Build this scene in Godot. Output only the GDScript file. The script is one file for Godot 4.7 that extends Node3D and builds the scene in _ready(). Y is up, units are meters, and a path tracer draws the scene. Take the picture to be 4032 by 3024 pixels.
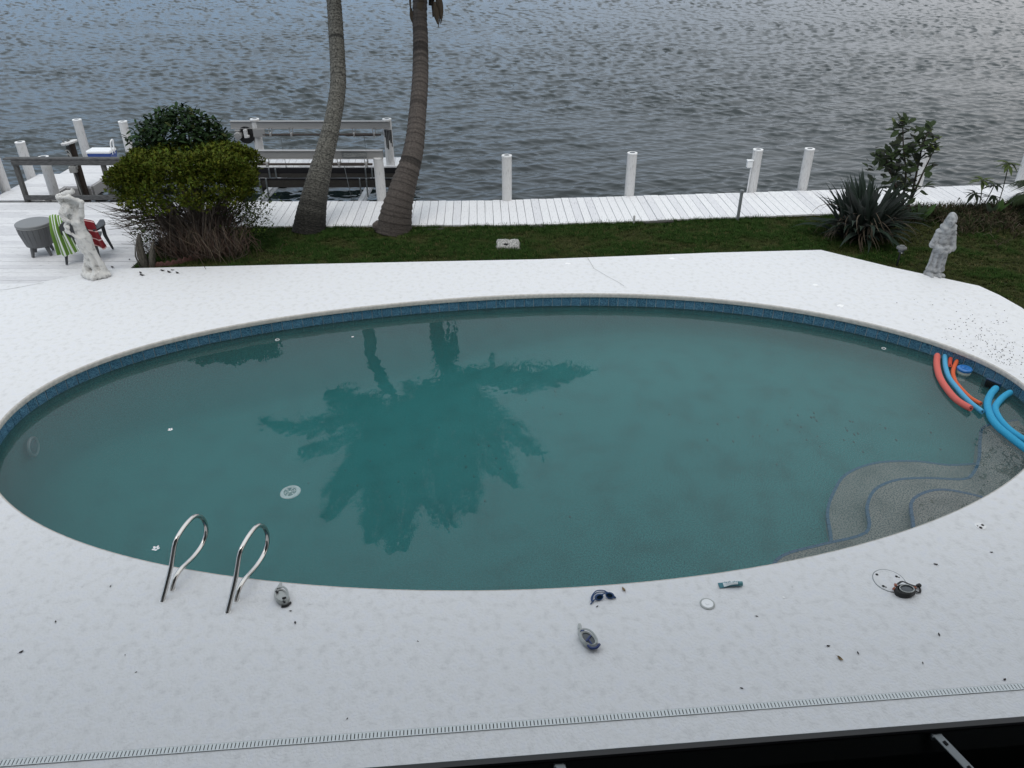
extends Node3D
# A pool terrace on a lake shore under an overcast evening sky, seen from an upstairs window. y is up, metres.

var rng := RandomNumberGenerator.new()
var used := {}
var M := {}
const WATER := -0.2
const LAKE := -0.7
const LAWN := -0.07

# ---------------------------------------------------------------- mesh builder
class Mb:
	var v := PackedVector3Array()
	var n := PackedVector3Array()
	var uv := PackedVector2Array()
	var c := PackedColorArray()
	var ix := PackedInt32Array()
	var col := Color.WHITE
	var colored := false

	func vert(p: Vector3, nn: Vector3, t := Vector2.ZERO) -> int:
		v.append(p); n.append(nn); uv.append(t); c.append(col)
		return v.size() - 1

	func face(a: int, b: int, d: int) -> void:
		var nn := n[a] + n[b] + n[d]
		if (v[d] - v[a]).cross(v[b] - v[a]).dot(nn) < 0.0:
			ix.append_array([a, d, b])
		else:
			ix.append_array([a, b, d])

	func tri(a: Vector3, b: Vector3, d: Vector3, out := Vector3.ZERO) -> void:
		var nn := (d - a).cross(b - a).normalized()
		if out != Vector3.ZERO and nn.dot(out) < 0.0:
			nn = -nn
		var i := vert(a, nn, Vector2(0, 0)); vert(b, nn, Vector2(1, 0)); vert(d, nn, Vector2(1, 1))
		face(i, i + 1, i + 2)

	func quad(a: Vector3, b: Vector3, d: Vector3, e: Vector3, out := Vector3.ZERO) -> void:
		var nn := (d - a).cross(b - a).normalized()
		if nn == Vector3.ZERO:
			nn = (e - a).cross(d - a).normalized()
		if out != Vector3.ZERO and nn.dot(out) < 0.0:
			nn = -nn
		var i := vert(a, nn, Vector2(0, 0)); vert(b, nn, Vector2(1, 0)); vert(d, nn, Vector2(1, 1)); vert(e, nn, Vector2(0, 1))
		face(i, i + 1, i + 2); face(i, i + 2, i + 3)

	# a box with chamfered edges (44 triangles); bevel 0 gives a plain one
	func box(at: Vector3, s: Vector3, b := Basis.IDENTITY, bev := 0.0) -> void:
		var h := s * 0.5
		var ax := [b.x, b.y, b.z]
		for k in 3:
			var p := (k + 1) % 3
			var q := (k + 2) % 3
			for sg in [-1.0, 1.0]:
				var o: Vector3 = at + ax[k] * (h[k] * sg)
				var e: Vector3 = ax[p] * (h[p] - bev)
				var f: Vector3 = ax[q] * (h[q] - bev)
				quad(o - e - f, o + e - f, o + e + f, o - e + f, ax[k] * sg)
		if bev <= 0.0:
			return
		for k in 3:
			var p := (k + 1) % 3
			var q := (k + 2) % 3
			for s1 in [-1.0, 1.0]:
				for s2 in [-1.0, 1.0]:
					var e: Vector3 = ax[k] * (h[k] - bev)
					var a1: Vector3 = at + ax[p] * (h[p] * s1) + ax[q] * ((h[q] - bev) * s2)
					var a2: Vector3 = at + ax[p] * ((h[p] - bev) * s1) + ax[q] * (h[q] * s2)
					quad(a1 - e, a1 + e, a2 + e, a2 - e, ax[p] * s1 + ax[q] * s2)
		for sx in [-1.0, 1.0]:
			for sy in [-1.0, 1.0]:
				for sz in [-1.0, 1.0]:
					var cx: Vector3 = at + b.x * (h.x * sx) + b.y * ((h.y - bev) * sy) + b.z * ((h.z - bev) * sz)
					var cy: Vector3 = at + b.x * ((h.x - bev) * sx) + b.y * (h.y * sy) + b.z * ((h.z - bev) * sz)
					var cz: Vector3 = at + b.x * ((h.x - bev) * sx) + b.y * ((h.y - bev) * sy) + b.z * (h.z * sz)
					tri(cx, cy, cz, b.x * sx + b.y * sy + b.z * sz)

	func tube(pts: Array, rads: Array, sides := 8, caps := true, squash := 1.0, first := Vector3.ZERO, tints := []) -> void:
		var m := pts.size()
		var dir0: Vector3 = (pts[1] - pts[0]).normalized()
		var side := first if first != Vector3.ZERO else (dir0.cross(Vector3.UP) if absf(dir0.y) < 0.9 else dir0.cross(Vector3.RIGHT))
		var rings := []
		var length := 0.0
		for k in m:
			var d: Vector3 = ((pts[mini(k + 1, m - 1)] - pts[maxi(k - 1, 0)]) as Vector3).normalized()
			side = (side - d * side.dot(d)).normalized()
			var up := side.cross(d)
			if k > 0:
				length += (pts[k] - pts[k - 1]).length()
			var ring := []
			if tints.size() > 0: col = tints[k]
			for j in sides + 1:
				var a := TAU * j / sides
				var o := side * cos(a) + up * (sin(a) * squash)
				ring.append(vert(pts[k] + o * rads[k], (side * cos(a) * squash + up * sin(a)).normalized(), Vector2(float(j) / sides, length)))
			rings.append(ring)
		for k in m - 1:
			for j in sides:
				face(rings[k][j], rings[k][j + 1], rings[k + 1][j + 1])
				face(rings[k][j], rings[k + 1][j + 1], rings[k + 1][j])
		if caps:
			for e in [[0, -dir0], [m - 1, (pts[m - 1] - pts[m - 2]).normalized()]]:
				var mid := vert(pts[e[0]], e[1])
				var edge := []
				for j in sides + 1:
					edge.append(vert(v[rings[e[0]][j]], e[1]))
				for j in sides:
					face(mid, edge[j], edge[j + 1])

	# profile of (radius, height), sharp where the turn is strong
	func lathe(prof: Array, sides := 20, at := Vector3.ZERO, b := Basis.IDENTITY, sx := 1.0) -> void:
		for k in prof.size() - 1:
			var p: Vector2 = prof[k]
			var q: Vector2 = prof[k + 1]
			var t := (q - p).normalized()
			var nl := Vector2(t.y, -t.x)
			var i := v.size()
			for j in sides + 1:
				var a := TAU * j / sides
				var o := Vector3(cos(a) * sx, 0, sin(a))
				var nn := (b * (Vector3(cos(a), 0, sin(a) * sx) * nl.x + Vector3(0, nl.y, 0))).normalized()
				vert(at + b * (o * p.x + Vector3(0, p.y, 0)), nn, Vector2(float(j) / sides, p.y))
				vert(at + b * (o * q.x + Vector3(0, q.y, 0)), nn, Vector2(float(j) / sides, q.y))
			for j in sides:
				if p.x > 1e-5:
					face(i + 2 * j, i + 2 * j + 2, i + 2 * j + 1)
				if q.x > 1e-5:
					face(i + 2 * j + 2, i + 2 * j + 3, i + 2 * j + 1)

	# an outline on the ground (x, z), between two heights
	func prism(poly: PackedVector2Array, y0: float, y1: float, walls := true, bottom := true) -> void:
		var t := Geometry2D.triangulate_polygon(poly)
		for y in ([y0, y1] if bottom else [y1]):
			var up := Vector3.UP if y == y1 else Vector3.DOWN
			var i := v.size()
			for p in poly:
				vert(Vector3(p.x, y, p.y), up, p)
			for k in t.size() / 3:
				face(i + t[3 * k], i + t[3 * k + 1], i + t[3 * k + 2])
		if walls:
			var ccw := -1.0 if Geometry2D.is_polygon_clockwise(poly) else 1.0
			for k in poly.size():
				var a := poly[k]
				var d := poly[(k + 1) % poly.size()]
				var o := Vector3(d.y - a.y, 0, a.x - d.x) * ccw
				quad(Vector3(a.x, y0, a.y), Vector3(d.x, y0, d.y), Vector3(d.x, y1, d.y), Vector3(a.x, y1, a.y), o)

	# a smooth sheet from f(u, v); thick > 0 gives it a second side
	func sheet(f: Callable, nu: int, nv: int, thick := 0.0) -> void:
		var p := []
		for j in nv + 1:
			for i in nu + 1:
				p.append(f.call(float(i) / nu, float(j) / nv))
		var nr := []
		for j in nv + 1:
			for i in nu + 1:
				var du: Vector3 = p[j * (nu + 1) + mini(i + 1, nu)] - p[j * (nu + 1) + maxi(i - 1, 0)]
				var dv: Vector3 = p[mini(j + 1, nv) * (nu + 1) + i] - p[maxi(j - 1, 0) * (nu + 1) + i]
				nr.append(du.cross(dv).normalized())
		for s in ([1.0, -1.0] if thick > 0.0 else [1.0]):
			var b := v.size()
			for j in nv + 1:
				for i in nu + 1:
					var k := j * (nu + 1) + i
					vert(p[k] + nr[k] * (thick * 0.5 * s), nr[k] * s, Vector2(float(i) / nu, float(j) / nv))
			for j in nv:
				for i in nu:
					var a := b + j * (nu + 1) + i
					face(a, a + 1, a + nu + 2); face(a, a + nu + 2, a + nu + 1)
		if thick > 0.0:
			var rim := []
			for i in nu: rim.append([i, i + 1])
			for j in nv: rim.append([j * (nu + 1) + nu, (j + 1) * (nu + 1) + nu])
			for i in nu: rim.append([nv * (nu + 1) + nu - i, nv * (nu + 1) + nu - i - 1])
			for j in nv: rim.append([(nv - j) * (nu + 1), (nv - j - 1) * (nu + 1)])
			for e in rim:
				var a: Vector3 = nr[e[0]] * thick * 0.5
				var d: Vector3 = nr[e[1]] * thick * 0.5
				quad(p[e[0]] - a, p[e[1]] - d, p[e[1]] + d, p[e[0]] + a)

	func done() -> ArrayMesh:
		var a := []
		a.resize(Mesh.ARRAY_MAX)
		a[Mesh.ARRAY_VERTEX] = v
		a[Mesh.ARRAY_NORMAL] = n
		a[Mesh.ARRAY_TEX_UV] = uv
		if colored:
			a[Mesh.ARRAY_COLOR] = c
		a[Mesh.ARRAY_INDEX] = ix
		var m := ArrayMesh.new()
		m.add_surface_from_arrays(Mesh.PRIMITIVE_TRIANGLES, a)
		return m

# ---------------------------------------------------------------- things, parts and setting
func numbered(called: String) -> String:
	var k: int = used.get(called, -1) + 1
	used[called] = k
	return called if k == 0 else "%s_%03d" % [called, k]

func tag(o: Node, label := "", category := "", group := "", kind := "") -> Node:
	if label: o.set_meta("label", label)
	if category: o.set_meta("category", category)
	if group: o.set_meta("group", group)
	if kind: o.set_meta("kind", kind)
	return o

func thing(called: String, label: String, category: String, at := Vector3.ZERO, turn := 0.0, group := "") -> Node3D:
	var o := Node3D.new()
	o.name = numbered(called)
	add_child(o)
	o.position = at
	o.rotation.y = turn
	tag(o, label, category, group)
	return o

func put(called: String, shape, m: Material, parent: Node = null) -> MeshInstance3D:
	var o := MeshInstance3D.new()
	o.mesh = shape.done() if shape is Mb else shape
	o.material_override = m
	if parent:
		o.name = called
		parent.add_child(o, true)
	else:
		o.name = numbered(called)
		add_child(o)
	return o

func one(called: String, shape, m: Material, label: String, category: String, group := "", at := Vector3.ZERO) -> MeshInstance3D:
	var o := put(called, shape, m)
	o.position = at
	tag(o, label, category, group)
	return o

func struct(called: String, shape, m: Material, label: String) -> MeshInstance3D:
	var o := put(called, shape, m)
	tag(o, label, "", "", "structure")
	return o

func dup(o: Node3D, label: String, at: Vector3, turn := 0.0) -> Node3D:
	var r: Node3D = o.duplicate()
	r.name = numbered(String(o.name).rstrip("0123456789").trim_suffix("_"))
	add_child(r)
	r.position = at
	r.rotation.y = turn
	r.set_meta("label", label)
	return r

func swarm(called: String, mesh: Mesh, m: Material, places: Array, tints: Array, parent: Node = null) -> MultiMeshInstance3D:
	var mm := MultiMesh.new()
	mm.transform_format = MultiMesh.TRANSFORM_3D
	mm.use_colors = tints.size() > 0
	mm.mesh = mesh
	mm.instance_count = places.size()
	for i in places.size():
		mm.set_instance_transform(i, places[i])
		if tints.size() > 0:
			mm.set_instance_color(i, tints[i])
	var o := MultiMeshInstance3D.new()
	o.multimesh = mm
	o.material_override = m
	if parent:
		o.name = called
		parent.add_child(o, true)
	else:
		o.name = numbered(called)
		add_child(o)
	o.set_meta("kind", "stuff")
	return o

# ---------------------------------------------------------------- materials
func lin(r: float, g: float, b: float) -> Color:
	return Color(r, g, b).linear_to_srgb()

func mat(called: String, c: Color, rough := 0.7, metal := 0.0, spec := 0.5) -> StandardMaterial3D:
	var m := StandardMaterial3D.new()
	m.resource_name = called
	m.albedo_color = c
	m.roughness = rough
	m.metallic = metal
	m.metallic_specular = spec
	M[called] = m
	return m

func noise(freq: float, octaves: int, s: int, kind := FastNoiseLite.TYPE_SIMPLEX_SMOOTH) -> FastNoiseLite:
	var f := FastNoiseLite.new()
	f.noise_type = kind
	f.frequency = freq
	f.fractal_octaves = octaves
	f.seed = s
	return f

func ntex(f: FastNoiseLite, stops: Array, side := 512) -> NoiseTexture2D:
	var t := NoiseTexture2D.new()
	t.width = side
	t.height = side
	t.seamless = true
	t.noise = f
	if stops.size() > 0:
		var g := Gradient.new()
		var offs := PackedFloat32Array()
		var cols := PackedColorArray()
		for s in stops:
			offs.append(s[0]); cols.append(s[1])
		g.offsets = offs
		g.colors = cols
		t.color_ramp = g
	return t

func grey(x: float) -> Color:
	return Color(x, x, x)

# wraps a material with a world or object triplanar pattern
func cover(m: StandardMaterial3D, t: Texture2D, scale: Vector3, world := true, relief: Texture2D = null, deep := 0.0) -> StandardMaterial3D:
	m.albedo_texture = t
	m.uv1_triplanar = true
	m.uv1_world_triplanar = world
	m.uv1_scale = scale
	if relief:
		m.heightmap_enabled = true
		m.heightmap_texture = relief
		m.heightmap_scale = deep
	return m

func materials() -> void:
	var bump := ntex(noise(0.03, 4, 3), [], 512)
	var fine := ntex(noise(0.09, 3, 4), [], 512)
	# textured white concrete
	var m := mat("white concrete", lin(0.74, 0.745, 0.755), 0.75, 0.0, 0.35)
	cover(m, ntex(noise(0.012, 6, 11), [[0.0, grey(0.93)], [0.3, grey(0.98)], [0.55, grey(1.0)], [1.0, Color(0.98, 0.985, 1.0)]], 1024), Vector3.ONE * 0.6, true, ntex(noise(0.045, 3, 21), [[0.0, grey(0)], [0.42, grey(0.15)], [0.55, grey(0.9)], [1.0, grey(1)]], 1024), 0.13)
	m.detail_enabled = true
	m.detail_blend_mode = BaseMaterial3D.BLEND_MODE_MUL
	m.detail_uv_layer = BaseMaterial3D.DETAIL_UV_1
	m.detail_albedo = ntex(noise(0.022, 5, 12), [[0.0, grey(0.88)], [0.10, grey(0.985)], [0.2, grey(1.0)], [1.0, grey(1.0)]], 1024)
	m = mat("painted lip", lin(0.62, 0.60, 0.56), 0.8)
	cover(m, ntex(noise(0.03, 5, 13), [[0.0, grey(0.8)], [1.0, grey(1.0)]]), Vector3.ONE * 1.1)
	# white painted boards: grain along x, and along z
	var grain := ntex(noise(0.02, 5, 31), [[0.0, grey(0.5)], [0.13, grey(0.8)], [0.28, grey(0.96)], [1.0, grey(1.0)]], 512)
	cover(mat("white board", lin(0.74, 0.74, 0.755), 0.7, 0, 0.3), grain, Vector3(0.5, 5, 5))
	cover(mat("white board dull", lin(0.66, 0.66, 0.68), 0.75, 0, 0.3), grain, Vector3(0.43, 4.3, 4.3))
	cover(mat("white plank", lin(0.82, 0.82, 0.83), 0.7, 0, 0.3), grain, Vector3(5, 5, 0.5))
	cover(mat("white plank dull", lin(0.75, 0.75, 0.77), 0.75, 0, 0.3), grain, Vector3(4.1, 4.1, 0.45))
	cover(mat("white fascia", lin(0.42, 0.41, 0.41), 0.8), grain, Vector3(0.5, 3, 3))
	cover(mat("white piling", lin(0.66, 0.655, 0.65), 0.75, 0, 0.3), ntex(noise(0.02, 5, 32), [[0.0, grey(0.7)], [0.2, grey(0.9)], [0.4, grey(1)], [1.0, grey(1)]]), Vector3(3, 0.6, 3))
	cover(mat("grey rail wood", lin(0.115, 0.115, 0.115), 0.85), ntex(noise(0.02, 5, 33), [[0.0, grey(0.45)], [0.5, grey(0.9)], [1.0, grey(1.2)]]), Vector3(0.6, 8, 8))
	cover(mat("grey post wood", lin(0.12, 0.118, 0.112), 0.85), ntex(noise(0.02, 5, 34), [[0.0, grey(0.45)], [0.5, grey(0.9)], [1.0, grey(1)]]), Vector3(8, 0.7, 8))
	cover(mat("bunk wood", lin(0.075, 0.068, 0.06), 0.8), ntex(noise(0.012, 4, 35), [[0.0, grey(0.45)], [0.4, grey(0.9)], [0.5, grey(0.65)], [1.0, grey(1)]]), Vector3(0.5, 7, 7))
	cover(mat("dark wet wood", lin(0.018, 0.016, 0.014), 0.6), fine, Vector3(2, 0.6, 2))
	cover(mat("rotten wood", lin(0.05, 0.032, 0.022), 0.9), ntex(noise(0.02, 5, 36), [[0.0, grey(0.3)], [0.6, grey(0.9)], [1.0, grey(1)]]), Vector3(9, 0.8, 9))
	cover(mat("driftwood", lin(0.15, 0.135, 0.11), 0.9), ntex(noise(0.014, 5, 37), [[0.0, grey(0.3)], [0.35, grey(0.8)], [1.0, grey(1)]]), Vector3(5, 0.8, 5), true, bump, 2.0)
	# metals and plastics
	mat("aluminium", lin(0.36, 0.355, 0.35), 0.5, 0.25)
	mat("bright aluminium", lin(0.75, 0.77, 0.8), 0.35, 0.6)
	mat("galvanised", lin(0.22, 0.24, 0.25), 0.45, 0.6)
	mat("steel", lin(0.62, 0.60, 0.57), 0.1, 1.0)
	mat("rusty pipe", lin(0.07, 0.055, 0.048), 0.6, 0.4)
	mat("black carpet", lin(0.004, 0.004, 0.006), 1.0)
	mat("black plastic", lin(0.008, 0.008, 0.009), 0.4)
	mat("black rubber", lin(0.012, 0.012, 0.012), 0.6)
	mat("cap metal", lin(0.10, 0.11, 0.12), 0.4, 0.5)
	mat("cap white", lin(0.82, 0.82, 0.82), 0.6)
	mat("white plastic", lin(0.85, 0.86, 0.87), 0.35)
	mat("grille white", lin(0.70, 0.74, 0.75), 0.5)
	mat("slot dark", lin(0.01, 0.011, 0.012), 0.9)
	mat("blue cooler", lin(0.008, 0.045, 0.23), 0.35)
	mat("resin grey", lin(0.115, 0.118, 0.122), 0.6)
	mat("resin lid", lin(0.20, 0.205, 0.21), 0.55)
	mat("chair resin", lin(0.035, 0.038, 0.043), 0.5)
	mat("cable grey", lin(0.32, 0.32, 0.31), 0.6)
	mat("pvc grey", lin(0.20, 0.215, 0.22), 0.55)
	mat("goggle blue", lin(0.010, 0.055, 0.17), 0.3)
	mat("goggle lens", lin(0.008, 0.02, 0.035), 0.1)
	mat("mask clear", lin(0.40, 0.42, 0.41), 0.3)
	mat("mask navy", lin(0.012, 0.035, 0.15), 0.3)
	mat("mask orange", lin(0.28, 0.085, 0.045), 0.5)
	mat("mask glass", lin(0.06, 0.07, 0.08), 0.05)
	mat("tube teal", lin(0.018, 0.15, 0.19), 0.3)
	mat("tube light", lin(0.10, 0.27, 0.30), 0.3)
	mat("print white", lin(0.62, 0.68, 0.70), 0.5)
	mat("noodle coral", lin(0.78, 0.16, 0.13), 0.8)
	mat("noodle red", lin(0.70, 0.09, 0.05), 0.8)
	mat("noodle orange", lin(0.80, 0.14, 0.045), 0.8)
	mat("noodle sky", lin(0.10, 0.45, 0.72), 0.8)
	mat("noodle blue", lin(0.03, 0.40, 0.68), 0.8)
	for q in ["noodle coral", "noodle red", "noodle orange", "noodle sky", "noodle blue"]:
		cover(M[q], ntex(noise(0.15, 3, 41), [[0.0, grey(0.82)], [1.0, grey(1.0)]], 256), Vector3.ONE * 2.0, true, fine, 0.25)
	mat("float blue", lin(0.02, 0.16, 0.46), 0.35)
	mat("float white", lin(0.55, 0.6, 0.56), 0.4)
	mat("petal", lin(0.85, 0.87, 0.88), 0.6)
	mat("dead leaf", lin(0.018, 0.012, 0.01), 0.8)
	mat("tan leaf", lin(0.24, 0.17, 0.09), 0.8)
	mat("speck", lin(0.02, 0.018, 0.016), 0.9)
	mat("white paint", lin(0.9, 0.9, 0.9), 0.5)
	mat("gutter black", lin(0.010, 0.010, 0.012), 0.35)
	mat("gutter inside", lin(0.008, 0.014, 0.013), 0.3)
	mat("house wall", lin(0.12, 0.115, 0.11), 0.85)
	mat("house roof", lin(0.05, 0.05, 0.05), 0.9)
	mat("window glass", lin(0.02, 0.025, 0.03), 0.05)
	# pool
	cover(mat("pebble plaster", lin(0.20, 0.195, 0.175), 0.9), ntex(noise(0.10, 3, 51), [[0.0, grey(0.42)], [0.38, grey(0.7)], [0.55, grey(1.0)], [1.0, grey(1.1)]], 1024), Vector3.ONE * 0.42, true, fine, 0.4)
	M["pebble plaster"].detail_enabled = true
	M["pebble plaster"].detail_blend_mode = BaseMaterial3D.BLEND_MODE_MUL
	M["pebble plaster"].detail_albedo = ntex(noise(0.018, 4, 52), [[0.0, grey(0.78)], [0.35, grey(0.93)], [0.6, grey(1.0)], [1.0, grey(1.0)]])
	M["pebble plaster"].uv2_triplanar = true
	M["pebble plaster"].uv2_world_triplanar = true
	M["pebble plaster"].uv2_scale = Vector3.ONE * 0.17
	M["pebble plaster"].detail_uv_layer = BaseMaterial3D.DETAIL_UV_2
	M["water tinted plaster"] = M["pebble plaster"].duplicate()
	M["water tinted plaster"].resource_name = "water tinted plaster"
	M["water tinted plaster"].albedo_color = lin(0.02, 0.155, 0.155)  # same plaster as the steps; the water's absorption of red is put into its colour
	M["white concrete"].uv2_triplanar = true
	M["white concrete"].uv2_world_triplanar = true
	M["white concrete"].uv2_scale = Vector3.ONE * 0.31
	M["white concrete"].detail_uv_layer = BaseMaterial3D.DETAIL_UV_2
	var cell := noise(0.03, 2, 53, FastNoiseLite.TYPE_CELLULAR)
	cell.cellular_return_type = FastNoiseLite.RETURN_DISTANCE2_SUB
	for k in 3:
		cover(mat("pool tile %d" % k, lin(0.19 + 0.03 * k, 0.36 + 0.04 * k, 0.47 + 0.05 * k), 0.3), ntex(cell, [[0.0, Color(1.0, 1.0, 1.0)], [0.13, Color(0.8, 0.88, 0.92)], [0.26, Color(0.45, 0.56, 0.64)], [1.0, Color(0.32, 0.45, 0.56)]], 512), Vector3.ONE * (2.1 + 0.4 * k))
	mat("grout", lin(0.5, 0.56, 0.6), 0.8)
	mat("trim tile", lin(0.004, 0.045, 0.11), 0.5)
	m = mat("pool water", Color(0.9, 1.0, 1.0, 0.02), 0.015, 0.0, 0.40)
	m.transparency = BaseMaterial3D.TRANSPARENCY_ALPHA
	var wave := NoiseTexture2D.new()
	wave.width = 1024; wave.height = 1024; wave.seamless = true; wave.as_normal_map = true; wave.bump_strength = 2.0
	wave.noise = noise(0.012, 3, 61)
	m.normal_enabled = true
	m.normal_texture = wave
	m.normal_scale = 0.11
	m.uv1_triplanar = true
	m.uv1_world_triplanar = true
	m.uv1_scale = Vector3(0.17, 0.17, 0.12)
	mat("lake water", lin(0.010, 0.018, 0.019), 0.05, 0.0, 0.39)
	# growing things
	for q in [["hedge leaf", 0.092, 0.118, 0.016], ["bush leaf", 0.022, 0.045, 0.018], ["sea leaf", 0.028, 0.045, 0.016], ["sea leaf light", 0.075, 0.10, 0.022], ["strap leaf", 0.016, 0.028, 0.019], ["strap leaf grey", 0.024, 0.036, 0.028], ["dry strap", 0.12, 0.10, 0.075], ["canna leaf", 0.045, 0.095, 0.02], ["umbrella leaf", 0.06, 0.085, 0.022], ["umbrella leaf dark", 0.014, 0.024, 0.012], ["palm leaf", 0.02, 0.034, 0.011], ["palm dry", 0.08, 0.062, 0.045], ["grass", 1.0, 1.0, 1.0], ["weed", 1.0, 1.0, 1.0]]:
		m = mat(q[0], lin(q[1], q[2], q[3]), 0.7, 0.0, 0.22)
		m.backlight_enabled = true
		m.backlight = Color(0.3, 0.3, 0.3)
		m.vertex_color_use_as_albedo = true
	M["grass"].roughness = 0.8
	M["weed"].roughness = 0.9
	mat("twig", lin(0.085, 0.068, 0.055), 0.9)
	mat("twig red", lin(0.085, 0.05, 0.037), 0.9)
	mat("twig tan", lin(0.15, 0.115, 0.08), 0.9)
	mat("stem", lin(0.035, 0.04, 0.022), 0.8)
	cover(mat("bark grey", lin(0.185, 0.178, 0.155), 0.95), ntex(noise(0.035, 5, 71), [[0.0, grey(0.3)], [0.4, grey(0.55)], [0.52, grey(0.95)], [1.0, grey(1.0)]]), Vector3(1.0, 1.7, 1.0), true, bump, 2.5)
	cover(mat("bark brown", lin(0.155, 0.13, 0.115), 0.95), ntex(noise(0.03, 5, 72), [[0.0, grey(0.4)], [0.4, grey(0.75)], [1.0, grey(1.0)]]), Vector3(1.2, 5.0, 1.2), true, bump, 1.5)
	M["bark grey"].vertex_color_use_as_albedo = true
	M["bark brown"].vertex_color_use_as_albedo = true
	cover(mat("bark dark", lin(0.03, 0.027, 0.022), 0.95), bump, Vector3.ONE * 2.0)
	cover(mat("soil", lin(0.030, 0.036, 0.016), 1.0), ntex(noise(0.02, 5, 73), [[0.0, Color(0.55, 0.45, 0.4)], [0.45, Color(0.8, 0.8, 0.7)], [1.0, Color(1, 1, 0.9)]]), Vector3.ONE * 0.5)
	cover(mat("seawall", lin(0.10, 0.10, 0.095), 0.95), bump, Vector3.ONE * 0.7)
	cover(mat("terracotta", lin(0.16, 0.075, 0.062), 0.95), ntex(noise(0.05, 4, 74), [[0.0, grey(0.6)], [1.0, grey(1.0)]]), Vector3.ONE * 2.0, true, fine, 0.5)
	cover(mat("white stone", lin(0.55, 0.54, 0.52), 0.95), ntex(noise(0.035, 5, 75), [[0.0, grey(0.12)], [0.3, grey(0.45)], [0.5, grey(0.95)], [1.0, grey(1.0)]]), Vector3.ONE * 1.7, true, bump, 2.0)
	cover(mat("plaster statue", lin(0.66, 0.65, 0.625), 0.8), ntex(noise(0.018, 4, 76), [[0.0, grey(0.6)], [0.25, grey(0.86)], [0.42, grey(0.98)], [1.0, grey(1.0)]]), Vector3.ONE * 1.0)
	cover(mat("mossy statue", lin(0.40, 0.41, 0.42), 0.9), ntex(noise(0.02, 5, 77), [[0.0, grey(0.5)], [0.3, grey(0.78)], [0.55, grey(0.97)], [1.0, grey(1.0)]]), Vector3.ONE * 1.2)
	# towels
	for q in [["towel green", [lin(0.13, 0.25, 0.035), lin(0.75, 0.78, 0.76)], 5], ["towel red", [lin(0.17, 0.006, 0.012), lin(0.6, 0.4, 0.38)], 4]]:
		var g := Gradient.new()
		g.interpolation_mode = Gradient.GRADIENT_INTERPOLATE_CONSTANT
		var offs := PackedFloat32Array()
		var cols := PackedColorArray()
		for k in q[2]:
			offs.append(float(k) / q[2]); cols.append(q[1][0])
			offs.append((k + (0.66 if q[2] == 5 else 0.87)) / q[2]); cols.append(q[1][1])
		g.offsets = offs
		g.colors = cols
		var t := GradientTexture2D.new()
		t.gradient = g
		t.width = 256
		t.height = 8
		m = mat(q[0], Color.WHITE, 1.0)
		m.albedo_texture = t
		m.rim_enabled = true
		m.rim = 0.3

# ---------------------------------------------------------------- the pool's outline, traced on the deck
const PC := Vector2(0.214, -8.19)
const PV := Vector2(0.99727, -0.07384)
const PW := Vector2(0.07384, 0.99727)

func pool_at(t: float, grow := 0.0, share := 1.0) -> Vector2:
	var r := 0.9999 + 0.0014 * cos(t) + 0.0006 * sin(t) + 0.0005 * sin(2 * t) - 0.002 * cos(3 * t) - 0.0006 * sin(3 * t) - 0.0012 * cos(4 * t) + 0.0065 * sin(4 * t) + 0.0053 * cos(5 * t)
	return PC + PV * ((6.457 * r + grow) * cos(t) * share) + PW * ((3.191 * r + grow) * sin(t) * share)

func floor_y(p: Vector2) -> float:
	# how deep the plaster lies: shallow by the steps, deepest left of the middle
	var s := smoothstep(2.6, -3.2, p.x)
	return -0.76 - 0.80 * s + 0.22 * smoothstep(-4.6, -6.6, p.x)

func pool_loop(grow: float, n: int) -> PackedVector2Array:
	var a := PackedVector2Array()
	for k in n:
		a.append(pool_at(TAU * k / n, grow))
	return a

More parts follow.
